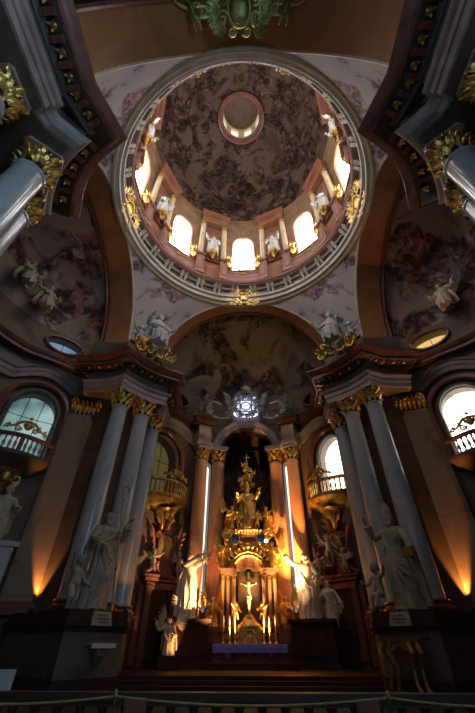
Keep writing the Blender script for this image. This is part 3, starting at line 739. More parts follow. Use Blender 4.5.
# exedrae ---------------------------------------------------------------
EX = {'choir': (0, 'east'), 'north': (PI/2, 'north'), 'south': (-PI/2, 'south')}
wz = arch_top(13.5, 1.6)
def oval(t): return .62*math.sqrt(max(0, 1-t*t))
ov_b = lambda t: 19.78-oval(t); ov_t = lambda t: 19.78+oval(t)
CX = (0, 9.03)
def bump(a): return 1.35*max(0, math.cos(min(PI/2, abs(abs(a)-50)/15*PI/2)))**1.1
PANE = {'choir': ('daylight_olive', 'daylight_white'), 'north': ('daylight_teal', 'daylight_teal'), 'south': ('daylight_white', 'daylight_white')}
wi = 40
for key, (rot, side) in EX.items():
    M = TD @ RZ(rot)
    WA = 56 if key == 'choir' else 50
    ops = [(-WA, 9.2, flat(10.5), wz), (WA, 9.2, flat(10.5), wz), (-50.5, 8.6, ov_b, ov_t), (50.5, 8.6, ov_b, ov_t)]
    if key == 'choir':
        ops += [(0, 16.6, flat(.3), arch_top(15.0, 2.75)), (-24.5, 2.3, flat(3.2), arch_top(14.0, .3)), (24.5, 2.3, flat(3.2), arch_top(14.0, .3))]
    wg, pn = cyl_wall(8.7, CX, 0, 20.9, -76, 76, ops, 2, .8)
    struct('wall_'+key, wg, 'brown_wall', M)
    mats = [PANE[key][0], PANE[key][1], 'daylight_yellow' if key == 'south' else 'daylight_blue', 'daylight_blue']
    for i in range(4):
        if key == 'north' and i == 0 or key == 'south' and i == 1: continue
        if key == 'choir' and i >= 2: continue_ = True
        pw = struct('window_%d' % wi, pn[i], mats[i] if not (key == 'choir' and i >= 2) else 'altar_painting', M); wi += 1
        gb = G(); a0 = ops[i][0]; hw = ops[i][1]; zl, zh = (10.5, 15) if i < 2 else (19.18, 20.38)
        for da in ((-.33, .33) if i < 2 else (0,)):
            gb.tube([(9.42*math.sin(R_(a0+da*hw)), 9.03+9.42*math.cos(R_(a0+da*hw)), z) for z in (zl, zh)], .03, 4)
        for z in ((12.2, 13.5) if i < 2 else ()):
            gb.tube([(9.42*math.sin(R_(a0+da)), 9.03+9.42*math.cos(R_(a0+da)), z) for da in (-hw, -hw/2, 0, hw/2, hw)], .025, 4)
        obj('window_frame', gb, 'black_metal', pw)
    # window surrounds
    g = G(); g2 = G()
    for s in (-1, 1):
        g.join(frame_along(8.7, CX, WA*s, 9.2, 10.6, 13.5, 1.6, .18, .17)); g.join(frame_along(8.7, CX, WA*s, 9.2, 10.6, 13.5, 1.6, .75, .12))
        g2.join(frame_along(8.7, CX, WA*s, 13.0, 10.6, 13.7, 2.0, .12, .20, None, .25))
        pts = [(8.6*math.sin(R_(50.5*s+9.3*math.cos(t))), 9.03+8.6*math.cos(R_(50.5*s+9.3*math.cos(t))), 19.78+.74*math.sin(t)) for t in [2*PI*i/24 for i in range(25)]]
        g2.tube(pts, .13, 6)
    struct('trim_window_surround', g, 'grey_stone', M); struct('trim_window_arch', g2, 'red_marble', M)
    # entablature following the wall, arched over the windows
    lims = (23, 80) if key == 'choir' else (-80, 80)
    for s in ((-1, 1) if key == 'choir' else (1,)):
        azs = [lims[0]+(lims[1]-lims[0])*i/(60 if key == 'choir' else 120) for i in range((60 if key == 'choir' else 120)+1)]
        azs = [a*s for a in azs]
        if s < 0: azs = azs[::-1]
        RR = 8.45
        def rr(a): return RR-(.45 if key == 'choir' and abs(a) < 36 else 0)
        pth = [(rr(a)*math.sin(R_(a)), 9.03+rr(a)*math.cos(R_(a))) for a in azs]
        for nme, prof, mt in (('trim_architrave', ARCHI, 'architrave_brown'), ('trim_frieze', FRIEZE, 'grey_stone'), ('trim_cornice', CORN, 'dark_marble' if key == 'choir' else 'cornice_brown')):
            bk = {'trim_architrave': .8, 'trim_frieze': .45, 'trim_cornice': .15}[nme]; dz = lambda i, azs=azs, bk=bk: bump(azs[i])*bk
            pr = [(-.35 if i in (0, len(prof)-1) else o*.72, z+Z0) for i, (o, z) in enumerate(prof)]
            g = G(); g.sweep(pth, pr, False, None, -1, dz); struct(nme, g, mt, M)
    # half dome
    g = G(); vs = []; n1, n2 = 48, 16
    for j in range(n2+1):
        ph = PI/2*j/n2
        for i in range(n1+1):
            a = R_(-76+152*i/n1); b = Vector((8.72*math.sin(a), 9.03+8.72*math.cos(a)))
            c = Vector((0, 11.0)); p = c+(b-c)*math.cos(ph); vs.append((p.x, p.y, 20.6+8.0*math.sin(ph)))
    g.add(vs, [(j*(n1+1)+i, j*(n1+1)+i+1, (j+1)*(n1+1)+i+1, (j+1)*(n1+1)+i) for j in range(n2) for i in range(n1)])
    struct('ceiling_'+key, g, 'fresco_choir' if key == 'choir' else 'fresco_exedra', M, 'dark fresco in the half dome of the %s' % key)
    # spandrel band between the arch soffit and half dome
    g = archivolt(7.6, 11.2 if key == 'choir' else 11.95, ZA, [(0, .1), (0, 0), (1.3, 0)]); struct('trim_dome_front', g, 'red_marble', M)
    # broad flat pilasters close to the piers
    for s in (-1, 1):
        if (key == 'north' and s == 1) or (key == 'south' and s == -1):
            a = 71.5*s; Mp = M @ T(8.5*math.sin(R_(a)), 9.03+8.5*math.cos(R_(a))) @ RZ(-R_(a))
            lab = {'choir': 'brown marble pilaster in shadow at the %s end of the choir wall' % ('left' if s < 0 else 'right'),
                   'north': 'wide brown marble pilaster left of the left bishop statue, lit orange at its foot', 'south': 'wide brown marble pilaster right of the right bishop statue, lit orange at its foot'}[key]
            t = thing('wide_pilaster', lab, 'pilaster', Mp, None)
            g = G(); g.box((0, -.05, 8.55), (2.0, .7, 11.0)); g.box((0, -.42, 8.6), (1.5, .08, 10.2)); obj('shaft', g, 'pilaster_brown', t)
            g = G(); g.box((0, 0, 2.85), (1.9, .95, .4)); g.box((0, 0, 3.1), (1.75, .85, .2)); obj('base', g, 'red_marble', t)
            g = G(); g.box((0, -.02, 14.6), (2.0, .76, 1.1), None, 1.08); g.box((0, -.05, 15.3), (2.3, 1.1, .2)); bl_ = obj('bell', g, 'soffit_dark', t); g = G()
            for row, (z0, z1) in enumerate(((14.1, 14.6), (14.35, 14.9), (14.6, 15.1))):
                for i in range(7): x = -.9+.3*i+.1*(row % 2); g.leaf((x, -.40, z0), (x, -.46, z1), .13, .28, None, (0, -1, 0), 5, .4)
            for i in (-1, 1): g.scroll((i*.9, -.6, 15.0), .24, 1.4, .25, None, i, 12, PI/2)
            obj('capital', g, 'gold_dim', t, None, 60)
# nave behind the camera ------------------------------------------------
g = G()
nops = []
for s in (-1, 1):
    for (y0, y1) in ((1.4, -3), (-7, -12), (-16, -21), (-25, -32)):
        g.box((s*8.9, (y0+y1)/2, 9), (1.2, abs(y1-y0), 18))
    for yc in (-5, -14, -23):
        g.box((s*8.9, yc, 2), (1.2, 4.2, 4)); g.box((s*8.9, yc, 16.5), (1.2, 4.2, 3))
struct('wall_nave', g, 'brown_wall')
g = G(); g.box((0, -32.3, 14), (20, .6, 30)); struct('wall_west', g, 'brown_wall')
g = G(); vs = []
for i in range(33):
    a = PI*i/32
    for y in (1.2, -32.5): vs.append((8.6*math.cos(a), y, 19.0+10.2*math.sin(a)))
g.add(vs, [(2*i, 2*i+1, 2*i+3, 2*i+2) for i in range(32)])
for s in (-1, 1): g.box((s*8.75, -15.5, 18.5), (.3, 34, 1.4))
struct('ceiling_nave', g, 'soffit_dark')
k = 0
for s in (-1, 1):
    for yc in (-5, -14, -23):
        g = G(); g.box((s*9.1, yc, 9.5), (.1, 4.0, 11)); struct('window_%d' % (70+k), g, 'daylight_nave' if s > 0 else 'daylight_nave_dim'); k += 1
#@@DETAILS
# ================================================================== DETAILS
CH = TD        # choir local = world rotation
def pol(a, r, z=0, c=(0, 22.1)): return Vector((c[0]+r*math.sin(R_(a)), c[1]+r*math.cos(R_(a)), z))
# strip windows, oval window and the niche behind the high altar
for j, (i, lab) in enumerate(((5, 'narrow white window strip between the left fluted columns'), (6, 'narrow white window strip between the right fluted columns'))):
    pass
chw, chp = cyl_wall(8.7, CX, 0, 20.9, -76, 76, [(0, 16.6, flat(.3), arch_top(15.0, 2.75)), (-24.5, 2.3, flat(3.2), arch_top(14.0, .3)), (24.5, 2.3, flat(3.2), arch_top(14.0, .3))], 2, .8)
struct('window_60', chp[1], 'daylight_strip', TD, 'tall narrow white window between the left fluted columns')
struct('window_61', chp[2], 'daylight_strip', TD, 'tall narrow white window between the right fluted columns')
g = G(); pts = []
for i in range(29):
    t = 2*PI*i/28; c_, s_ = math.cos(t), math.sin(t); pts.append((1.35*math.copysign(abs(c_)**.5, c_), 0, .1+1.3*math.copysign(abs(s_)**.5, s_)))
MO = T(0, 30.25, 20.35)
g.add([(0, 0, 0)]+pts[:-1], [(0, 1+i, 1+(i+1) % 28) for i in range(28)], MO)
pw = struct('window_62', g, 'daylight_cool', None, 'bright blue-white window in scrollwork above the altar arch')
g = G(); g.prism([(-3.0, 30.9), (-3.0, 33.8), (3.0, 33.8), (3.0, 30.9), (3.3, 30.9), (3.3, 34.1), (-3.3, 34.1), (-3.3, 30.9)], 0, 18.6); g.box((0, 32.4, 18.7), (6.6, 3.4, .3)); struct('wall_altar_niche', g, 'brown_wall')
g = G(); g.box((0, 33.65, 11.2), (4.6, .1, 11.5)); t = thing('altarpiece', 'dark painted altarpiece in the niche behind the golden statue', 'painting', None)
obj('canvas', g, 'altar_painting', t); g = G()
g.tube([(-2.35, 33.55, 5.5), (-2.35, 33.55, 17), (2.35, 33.55, 17), (2.35, 33.55, 5.5), (-2.35, 33.55, 5.5)], .14, 6); obj('frame', g, 'gold_dim', t)
# altar arch
struct('trim_altar_arch', archivolt(2.55, 0, 15.3, [(0, 1.2), (0, 0), (.12, -.1), (.25, -.05), (.28, -.16), (.5, -.16), (.55, -.24), (.68, -.24), (.70, .3)], 32), 'pink_grey', T(0, 29.95))
# fluted columns of the altar wall
def flut(a, z): return 1-.05*max(0, math.cos(a*20))**.5 if z > 3.9 and z < 13.7 else 1
g = G(); g.lathe([(.60, 3.5), (.585, 3.7), (.58, 3.95)]+[(.575-.06*(k/8)**1.5, 4.0+9.6*k/8) for k in range(9)]+[(.54, 13.75), (.56, 13.9), (.52, 14.05)], 80, None, 0, 2*PI, flut); fs_m = mkmesh('shaft', g, 'fluted_marble', 25)
g = G(); g.box((0, 0, 3.0), (1.5, 1.5, .3)); g.lathe([(.74, 3.15), (.78, 3.22), (.70, 3.32), (.66, 3.38), (.70, 3.46), (.60, 3.52)], 28); fb_m = mkmesh('base', g, 'red_marble')
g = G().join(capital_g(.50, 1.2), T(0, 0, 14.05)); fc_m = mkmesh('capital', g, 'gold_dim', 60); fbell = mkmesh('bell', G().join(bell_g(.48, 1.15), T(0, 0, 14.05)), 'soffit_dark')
g = G().join(abacus_g(.50, 1.2), T(0, 0, 14.05)); fa_m = mkmesh('abacus', g, 'pink_grey')
for a, lab in ((-30.3, 'fluted red marble column left of the left window strip'), (-18.9, 'fluted red marble column right of the left window strip'), (18.9, 'fluted column left of the right window strip, glowing orange at its foot'), (30.3, 'fluted column right of the right window strip, brightly lit orange')):
    p = pol(a, 8.0); t = thing('fluted_column', lab, 'column', T(p.x, p.y) @ RZ(-R_(a)), 'fluted columns of the altar wall')
    obj('base', fb_m, None, t); obj('shaft', fs_m, None, t); c = obj('capital', fc_m, None, t); obj('abacus', fa_m, None, c); obj('bell', fbell, None, c)
for s in (-1, 1):       # stylobate and blocks over the columns
    g = G(); a0, a1 = 13.5*s, 38*s
    n = 10; poly = [pol(a0+(a1-a0)*i/n, 7.0) for i in range(n+1)]+[pol(a1+(a0-a1)*i/n, 8.75) for i in range(n+1)]
    g.prism([(p.x, p.y) for p in poly], .45, 2.55); g2 = G()
    poly = [pol(a0-1*s+(a1-a0+2*s)*i/n, 6.85) for i in range(n+1)]+[pol(a1+(a0-a1)*i/n, 8.75) for i in range(n+1)]
    g2.prism([(p.x, p.y) for p in poly], 2.55, 2.85); struct('wall_stylobate', g, 'grey_stone'); struct('trim_stylobate', g2, 'red_marble')
    for a in (18.9*s, 30.3*s):
        p = pol(a, 8.0); g = G(); Mb = T(p.x, p.y) @ RZ(-R_(a))
        if abs(a) < 20: g.box((0, .25, 15.45), (1.6, 1.4, .35), Mb)
        else: g.box((0, .2, 16.6), (1.25, 1.2, 2.6), Mb); g.box((0, .1, 15.5), (1.5, 1.4, .3), Mb)
        struct('wall_impost', g, 'pink_grey')

# balconies -----------------------------------------------------------------
def balcony_parts():
    # local frame: az measured about CX; balcony centred on az 0 here, built on the cylinder then rotated
    half = 14.5
    def rr(a): return 8.5-1.25*math.cos(a/half*PI/2)**.7 if abs(a) < half else 8.5
    azs = [-half+2*half*i/24 for i in range(25)]
    P = lambda a, o=0: ((rr(a)+o)*math.sin(R_(a)), (rr(a)+o)*math.cos(R_(a)))
    path = [P(a) for a in azs]
    slab = G(); poly = path+[(8.9*math.sin(R_(a)), 8.9*math.cos(R_(a))) for a in reversed(azs)]
    slab.prism(poly, 10.1, 10.35); slab.sweep(path, [(-.9, 9.3), (-.75, 9.45), (-.35, 9.75), (-.1, 9.85), (.02, 10.0), (.16, 10.1), (.2, 10.22), (.2, 10.34), (0, 10.4), (-.9, 10.4)], False, None, -1)
    rail = G(); rail.sweep(path, [(-.16, 11.25), (-.16, 11.35), (.0, 11.45), (.12, 11.42), (.12, 11.28), (0, 11.22), (-.16, 11.25)], False, None, -1)
    bal = []
    for i in range(13):
        a = -half*.92+2*half*.92*i/12; p = P(a, .02); b = G()
        if i % 6 == 0: b.box((0, 0, 10.83), (.26, .2, .86))
        else: b.lathe([(.08, 10.4), (.08, 10.46), (.04, 10.5), (.095, 10.7), (.085, 10.82), (.035, 11.0), (.05, 11.1), (.08, 11.16), (.08, 11.24)], 8)
        bal.append((b, p, a))
    orn = G()
    for s in (-1, 1):
        Mx = T(0, 7.15, 11.5)
        orn.tube([(0, 0, .75), (s*.4, 0, .62), (s*.8, 0, .25), (s*1.3, .15, .1)], [.07, .09, .07, .03], 6, Mx)
        orn.scroll((s*.5, 0, .2), .2, 1.4, .3, Mx, s, 12); orn.scroll((s*1.1, .1, .18), .15, 1.3, .3, Mx, -s, 12)
        for k in range(3): orn.leaf((s*(.2+.35*k), 0, .3-.05*k), (s*(.3+.4*k), 0, .75-.2*k), .1, .1, Mx)
    orn.ball((0, 0, .42), (.22, .1, .28), Mx); orn.ball((0, 0, .95), .1, Mx)
    corb = G(); Mx = T(0, 8.2, 9.3)
    corb.lathe([(.02, -1.3), (.14, -1.2), (.22, -.9), (.42, -.45), (.5, -.2), (.75, .1)], 14, Mx)
    for s in (-1, 1): corb.scroll((s*.6, -.2, -.3), .35, 1.5, .25, Mx, s, 14, PI/2); corb.leaf((s*.3, -.2, -.9), (s*.9, -.3, -.5), .18, .1, Mx)
    corb.ball((0, -.5, -.35), (.28, .2, .34), Mx)
    return slab, rail, bal, orn, corb
slab, rail, bal, orn, corb = balcony_parts()
bm = {k: mkmesh(k, g_, m) for k, g_, m in (('slab', slab, 'brown_wall'), ('rail', rail, 'red_marble'), ('crest_ornament', orn, 'gold_dim'), ('corbel', corb, 'gold_dim'))}
bm['railg'] = mkmesh('rail', rail, 'gold_dim'); bm['slabg'] = mkmesh('slab', slab, 'gold_dim')
bb1 = mkmesh('baluster', bal[1][0], 'pink_grey'); bb0 = mkmesh('pier', bal[0][0], 'red_marble')
bbg = mkmesh('baluster', bal[1][0], 'gold')
for key, s, lab in (('choir', -1, 'curved gilt balcony left of the high altar under a dim arched window'), ('choir', 1, 'curved gilt balcony right of the high altar under a bright arched window'),
                    ('north', 1, 'balcony with pale balusters under the teal arched window at far left'), ('south', -1, 'balcony with pale balusters under the glaring arched window at far right')):
    rot = EX[key][0]; M = TD @ RZ(rot) @ T(0, 9.03) @ RZ(-R_((51.5 if key == 'choir' else 50)*s))
    t = thing('balcony', lab, 'balcony', M, 'balconies under the arched windows')
    for k in ('slab', 'rail', 'crest_ornament', 'corbel'): obj(k, bm[k] if key != 'choir' or k not in ('rail', 'slab') else bm[k+'g'], None, t)
    for b, p, a in bal:
        i = bal.index((b, p, a)); obj('balustrade_pier' if i % 6 == 0 else 'baluster', bb0 if i % 6 == 0 else (bbg if key == 'choir' else bb1), None, t, T(p[0], p[1]) @ RZ(-R_(a)))

# portals with reliefs under the balconies -----------------------------------
def portal(M, lab, cat='portal'):
    t = thing('portal', lab, cat, M)
    g = G()
    for s in (-1, 1):
        g.box((s*1.05, 0, 2.1), (.42, .5, 4.2)); g.box((s*1.05, -.06, .6), (.54, .6, .5)); g.box((s*1.05, -.05, 3.95), (.52, .6, .25)); g.box((s*1.5, .1, 2.1), (.35, .3, 4.0))
    g.box((0, 0, 4.1), (2.6, .5, .35)); obj('frame', g, 'red_marble', t)
    g = G(); g.box((0, .12, 2.0), (1.7, .12, 4.0)); 
    for x in (-.42, .42):
        for z in (1.0, 2.9): g.box((x, .04, z), (.6, .06, 1.4))
    d = obj('door_leaf', g, 'wood_dark', t); k = G(); k.ball((.12, -.02, 1.9), .05); obj('handle', k, 'gold_dim', d)
    g = G(); g.box((0, -.02, 4.45), (3.0, .6, .2)); g.box((0, -.06, 4.65), (3.3, .7, .14))
    for s in (-1, 1):
        g.tube([(s*1.65, -.1, 4.75), (s*1.2, -.12, 4.95), (s*.75, -.12, 5.35), (s*.5, -.1, 5.5)], [.1, .15, .15, .1], 8); g.scroll((s*.5, -.2, 5.45), .16, 1.2, .4, None, s, 10)
    g.box((0, .05, 5.1), (1.6, .35, .8)); obj('pediment', g, 'red_marble', t)
    g = G(); g.ball((0, -.05, 6.5), (.62, .14, .85), None, 18, 10); f = obj('medallion', g, 'gold_dim', t)
    g = G(); g.tube([(.72*math.cos(a), -.1, 6.5+.98*math.sin(a)) for a in [2*PI*i/24 for i in range(25)]], .1, 6)
    for s in (-1, 1):
        g.scroll((s*.9, -.1, 6.0), .28, 1.5, .28, None, s, 14, 0); g.scroll((s*.8, -.1, 7.2), .25, 1.5, .28, None, -s, 14, 0)
        for k in range(5): g.leaf((s*(.7+.1*k), -.05, 5.8+.35*k), (s*(1.1+.12*k), -.1, 6.1+.4*k), .16, .18)
    for k in range(5): g.leaf((0, -.05, 7.4), ((k-2)*.35, -.1, 8.1-.08*abs(k-2)), .16, .15)
    obj('medallion_frame', g, 'red_marble', f)
    return t
def at_wall(key, az, r=8.35, z=0):
    return TD @ RZ(EX[key][0]) @ T(0, 9.03) @ RZ(-R_(az)) @ T(0, r, z)
pb, pc = putto_g(1.5, 0, True, 3), putto_g(1.5, 1, True, 4)
kid_m = {k: mkmesh('body', v[0], 'stone_statue', 60) for k, v in (('a', pb), ('b', pc))}
wing_m = mkmesh('wing', pb[1]['wing'], 'stone_statue', 60)
def putto(M, lab, mat=None, var='a', group=None, wing=True, cat='statue'):
    t = thing('putto_statue', lab, cat, M, group)
    me = kid_m[var]
    if mat:
        key = var+mat
        if key not in kid_m:
            m2 = me.copy(); m2.materials.clear(); m2.materials.append(MT[mat]); kid_m[key] = m2
            w2 = wing_m.copy(); w2.materials.clear(); w2.materials.append(MT[mat]); kid_m['w'+mat] = w2
        me = kid_m[key]
    obj('body', me, None, t)
    if wing: obj('wing', kid_m['w'+mat] if mat else wing_m, None, t)
    return t
portal(at_wall('choir', -47, 8.3, .45), 'dark doorway with red marble frame and medallion left of the high altar')
portal(at_wall('choir', 49, 8.3, .45), 'dark doorway with red marble frame and medallion right of the high altar')
for s, w_ in ((-1, 'left'), (1, 'right')):
    putto(at_wall('choir', 48*s-8.2, 7.85, 5.15), 'pale putto sitting on the left side of the %s doorway pediment' % w_, None, 'b', 'putti over the doorways')
    putto(at_wall('choir', 48*s+8.2, 7.85, 5.15), 'pale putto sitting on the right side of the %s doorway pediment' % w_, None, 'a', 'putti over the doorways')

# pedestals in front of the crossing piers -------------------------------------
ped = [(7.25, 3.75), (5.55, 5.95), (6.3, 9.3), (7.0, 11.3), (8.3, 11.3), (11.3, 8.3), (11.3, 6.9), (9.7, 5.9)]
def grow(poly, d):
    c = Vector((8.2, 7.4)); return [tuple(c+(Vector(p)-c)*(1+d/((Vector(p)-c).length))) for p in poly]
for q, (sx, sy) in QUADS.items():
    M = mir(sx, sy); side = {'NE': 'northeast', 'SE': 'southeast', 'NW': 'northwest', 'SW': 'southwest'}[q]
    g = G(); g.prism(ped, 0, 2.0); struct('wall_pedestal_'+side, g, 'grey_stone', M)
    g = G(); g.prism(grow(ped, .10), 0, .55); g.prism(grow(ped, .10), 1.95, 2.15); g.prism(grow(ped, .22), 2.12, 2.32); g.prism(grow(ped, .12), 2.3, 2.66); struct('trim_pedestal', g, 'dark_marble', M)
MP = {s: T(s*7.05, 18.45) @ RZ(math.atan2(-.60, -s*.80)+PI/2) for s in (-1, 1)}    # -Y faces the crossing
for s, w_ in ((-1, 'left'), (1, 'right')):
    t = thing('name_plaque', 'pale stone plaque under the big %s bishop statue' % w_, 'plaque', MP[s])
    g = G(); g.add([(-.42, -1.02, 2.62), (.42, -1.02, 2.62), (.5, -1.12, 2.15), (-.5, -1.12, 2.15), (-.42, -.9, 2.62), (.42, -.9, 2.62), (.5, -1.0, 2.15), (-.5, -1.0, 2.15)], [(0, 1, 2, 3), (7, 6, 5, 4), (0, 4, 5, 1), (1, 5, 6, 2), (2, 6, 7, 3), (3, 7, 4, 0)])
    obj('panel', g, 'stone_statue', t); g = G()
    for i, ln in enumerate((.5, .66, .4)): g.box((0, -1.075-.025*i, 2.5-.12*i), (ln, .015, .03))
    obj('inscription', g, 'grey_stone', t)
# bishop statues
f1 = figure(4.15, 'stand', (((-.20, -.06, .66), (-.14, -.20, .60)), ((.20, -.06, .72), (.19, -.16, .86))), 0, (-.35, .1), True, True, False, False, 3, cloak=(.32, .82))
t = statue('bishop_statue', 'tall robed stone saint holding a thin crosier before the left marble columns', 'statue', MP[-1] @ T(0, .05, 2.66), f1, 'stone_statue')
# crosier
g = G(); cx, cy = .66, -.72
tx, ty_ = -.12, -.95
g.tube([(cx, cy, 0), (tx, ty_, 4.75)], .035, 8)
g.tube([(tx+.0, ty_, 4.75), (tx-.12, ty_, 5.0), (tx-.0, ty_, 5.25), (tx+.24, ty_, 5.2), (tx+.3, ty_, 4.97), (tx+.14, ty_, 4.85), (tx+.08, ty_, 5.0)], [.04, .045, .045, .045, .04, .035, .02], 8)
for z in (1.6, 3.1, 4.6): g.ball((cx+(tx-cx)*z/4.75, cy+(ty_-cy)*z/4.75, z), .075)
tag(obj('crosier', g, 'gold_dim', None, MP[-1] @ T(0, .05, 2.66)), 'thin gilt crosier with a curled head held by the left stone saint', 'crosier')
g = G(); g.tube([(.55, -.60, 3.35), (.8, -.62, 3.65), (1.1, -.55, 4.35)], [.14, .2, .09], 8, flat=.4)
tag(obj('scroll', g, 'gold_line', None, MP[-1] @ T(0, .05, 2.66)), 'yellowish unrolled scroll raised beside the left stone saint', 'scroll')
g = G(); g.tube([(-1.0, -.55, 2.35), (-.5, -.78, 2.62), (.05, -.7, 2.95)], [.07, .09, .07], 7, flat=.4)
tag(obj('stole', g, 'gold_line', None, MP[-1] @ T(0, .05, 2.66)), 'golden stole across the waist of the left stone saint', 'cloth')
putto(MP[-1] @ T(-1.25, -.25, 2.66) @ RZ(.4) @ SC(1.35), 'naked stone putto standing left of the left stone saint', None, 'a', None, False)
f2 = figure(4.0, 'stand', (((-.24, -.05, .74), (-.23, -.16, .90)), ((.22, -.06, .62), (.27, -.17, .50))), 0, (.25, .0), True, True, False, True, 9, sway=-.03)
t = statue('bishop_statue', 'tall stone bishop wearing a pointed mitre before the right marble columns', 'statue', MP[1] @ T(0, .05, 2.66), f2, 'stone_statue')
g = G(); g.box((1.12, -.86, 2.02), (.5, .3, .36), None); g.box((1.12, -.86, 2.02), (.44, .34, .30)); 
tag(obj('book', g, 'gold_dim', None, MP[1] @ T(0, .05, 2.66)), 'brown gilt book held out by the right stone bishop', 'book')
putto(MP[1] @ T(-1.2, -.3, 2.66) @ RZ(-.3) @ SC(1.3), 'naked stone putto standing left of the right stone bishop', None, 'b', None, False)

# figures on the pier entablatures ----------------------------------------------
fa1 = figure(3.9, 'seat', (((-.22, -.08, .62), (-.22, -.24, .70)), ((.24, -.03, .70), (.34, -.10, .86))), .05, (.3, .15), False, True, False, False, 12)
fa2 = figure(3.9, 'seat', (((-.25, -.04, .72), (-.32, -.12, .90)), ((.22, -.08, .60), (.14, -.24, .60))), .05, (-.3, .15), False, True, False, False, 15)
def cloud_base(sz=1.0, seed=2):
    g = G(); r = random.Random(seed)
    for i in range(12): g.ball((r.uniform(-1, 1)*sz, r.uniform(-.3, .4)*sz, r.uniform(.1, .9)*sz), (r.uniform(.14, .26)*sz, .2*sz, r.uniform(.12, .2)*sz), None, 9, 6)
    for s in (-1, 1):
        for (x, z, q) in ((.95, .3, .34), (.5, .75, .28), (1.25, .75, .2), (.35, .25, .24), (.75, 1.0, .2)): g.scroll((s*x*sz, -.35*sz, z*sz), q*sz, 1.6, .22, None, s, 18, x*7)
        for k in range(7): g.leaf((s*(.1+.17*k)*sz, -.25*sz, (.05+.1*(k % 3))*sz), (s*(.3+.2*k)*sz, -.5*sz, (.5+.15*(k % 3))*sz), .13*sz, .2*sz)
    return g
cb = cloud_base(1.25)
for s, w_, f_, ex in ((-1, 'left', fa1, 'an arm on its lap'), (1, 'right', fa2, 'one arm raised')):
    x, y = s*7.15, 13.07+6.5; Mf = face(x, y, 0, 0, 11)
    tag(obj('scroll_pedestal', cb, 'gold_dim', None, Mf @ T(0, 0, 18.15)), 'gilt scroll and cloud cluster under the white seated figure on the %s cornice' % w_, 'ornament')
    statue('angel_statue', 'large white stucco figure seated on the %s pier cornice below the dome' % w_, 'statue', Mf @ T(0, .1, 19.25) @ SC(1.15), f_, 'white_stucco')
    putto(Mf @ T(-1.35*s*-1, -.1, 18.9) @ SC(1.25), 'white putto beside the seated stucco figure on the %s pier cornice' % w_, 'white_stucco', 'a' if s < 0 else 'b')

# keystone cartouches -------------------------------------------------------------
def cartouche(sz, seed=1, rich=1):
    g = G(); r = random.Random(seed)
    g.ball((0, -.1*sz, 0), (.42*sz, .16*sz, .50*sz), None, 16, 10)
    g.tube([(.52*sz*math.cos(a), -.12*sz, .60*sz*math.sin(a)) for a in [2*PI*i/24 for i in range(25)]], .07*sz, 6)
    for s in (-1, 1):
        for (x, z, q, fl) in ((.75, .35, .26, 1), (.8, -.3, .30, -1), (1.25, .05, .26, 1), (.4, .8, .2, -1), (.35, -.75, .2, 1), (1.65, .0, .18, -1)):
            g.scroll((s*x*sz, -.15*sz, z*sz), q*sz, 1.5, .28, None, s*fl, 14, r.uniform(0, 6))
        for k in range(int(12*rich)):
            a = R_(-70+140*k/(12*rich-1)); x = .55+.35*math.cos(a); z = .6*math.sin(a)
            g.leaf((s*x*sz, -.1*sz, z*sz), (s*(x+.62*math.cos(a))*sz, -.16*sz, (z+.5*math.sin(a)+r.uniform(-.1, .1))*sz), .13*sz, .15*sz)
        g.leaf((s*1.2*sz, -.05*sz, .1*sz), (s*2.0*sz, -.1*sz, .15*sz), .12*sz, .12*sz); g.leaf((s*1.2*sz, -.05*sz, -.1*sz), (s*1.9*sz, -.1*sz, -.25*sz), .12*sz, .12*sz)
    for k in range(5):
        a = R_(50+20*k); g.leaf((.3*math.cos(a)*sz, -.1*sz, .6*sz), (.7*math.cos(a)*sz, -.2*sz, (.55+.5*math.sin(a))*sz), .12*sz, .15*sz)
    return g
cg = cartouche(1.0); cm = mkmesh('cartouche', cg, 'gold', 60)
cm2 = mkmesh('cartouche', cartouche(1.15, 4, 1.4), 'gold_green', 60)
tag(obj('cartouche', cm, None, None, T(0, 22.65, 28.7) @ RX(.3) @ SC(1.15, 1, 1.0)), 'gilt shell cartouche at the top of the altar arch below the dome', 'cartouche', 'gilt cartouches of the ring')
tag(obj('cartouche', cm, None, None, T(-9.6, 13.2, 29.2) @ RZ(PI/2) @ RX(.3) @ SC(1.2)), 'gilt cartouche on the dome ring above the left arch', 'cartouche', 'gilt cartouches of the ring')
tag(obj('cartouche', cm, None, None, T(9.6, 13.2, 29.2) @ RZ(-PI/2) @ RX(.3) @ SC(1.2)), 'gilt cartouche on the dome ring above the right arch', 'cartouche', 'gilt cartouches of the ring')
tag(obj('cartouche', cm2, None, None, T(0, 1.75, 27.5) @ RX(1.25)), 'large greenish gilt cartouche overhead at the top edge', 'cartouche')
for s, w_ in ((-1, 'left'), (1, 'right')):
    putto(T(s*2.25, 2.5, 27.3) @ RX(1.3) @ RY(s*.35) @ SC(1.05), 'greenish putto on the %s side of the overhead cartouche' % w_, 'gold_green', 'a' if s < 0 else 'b')
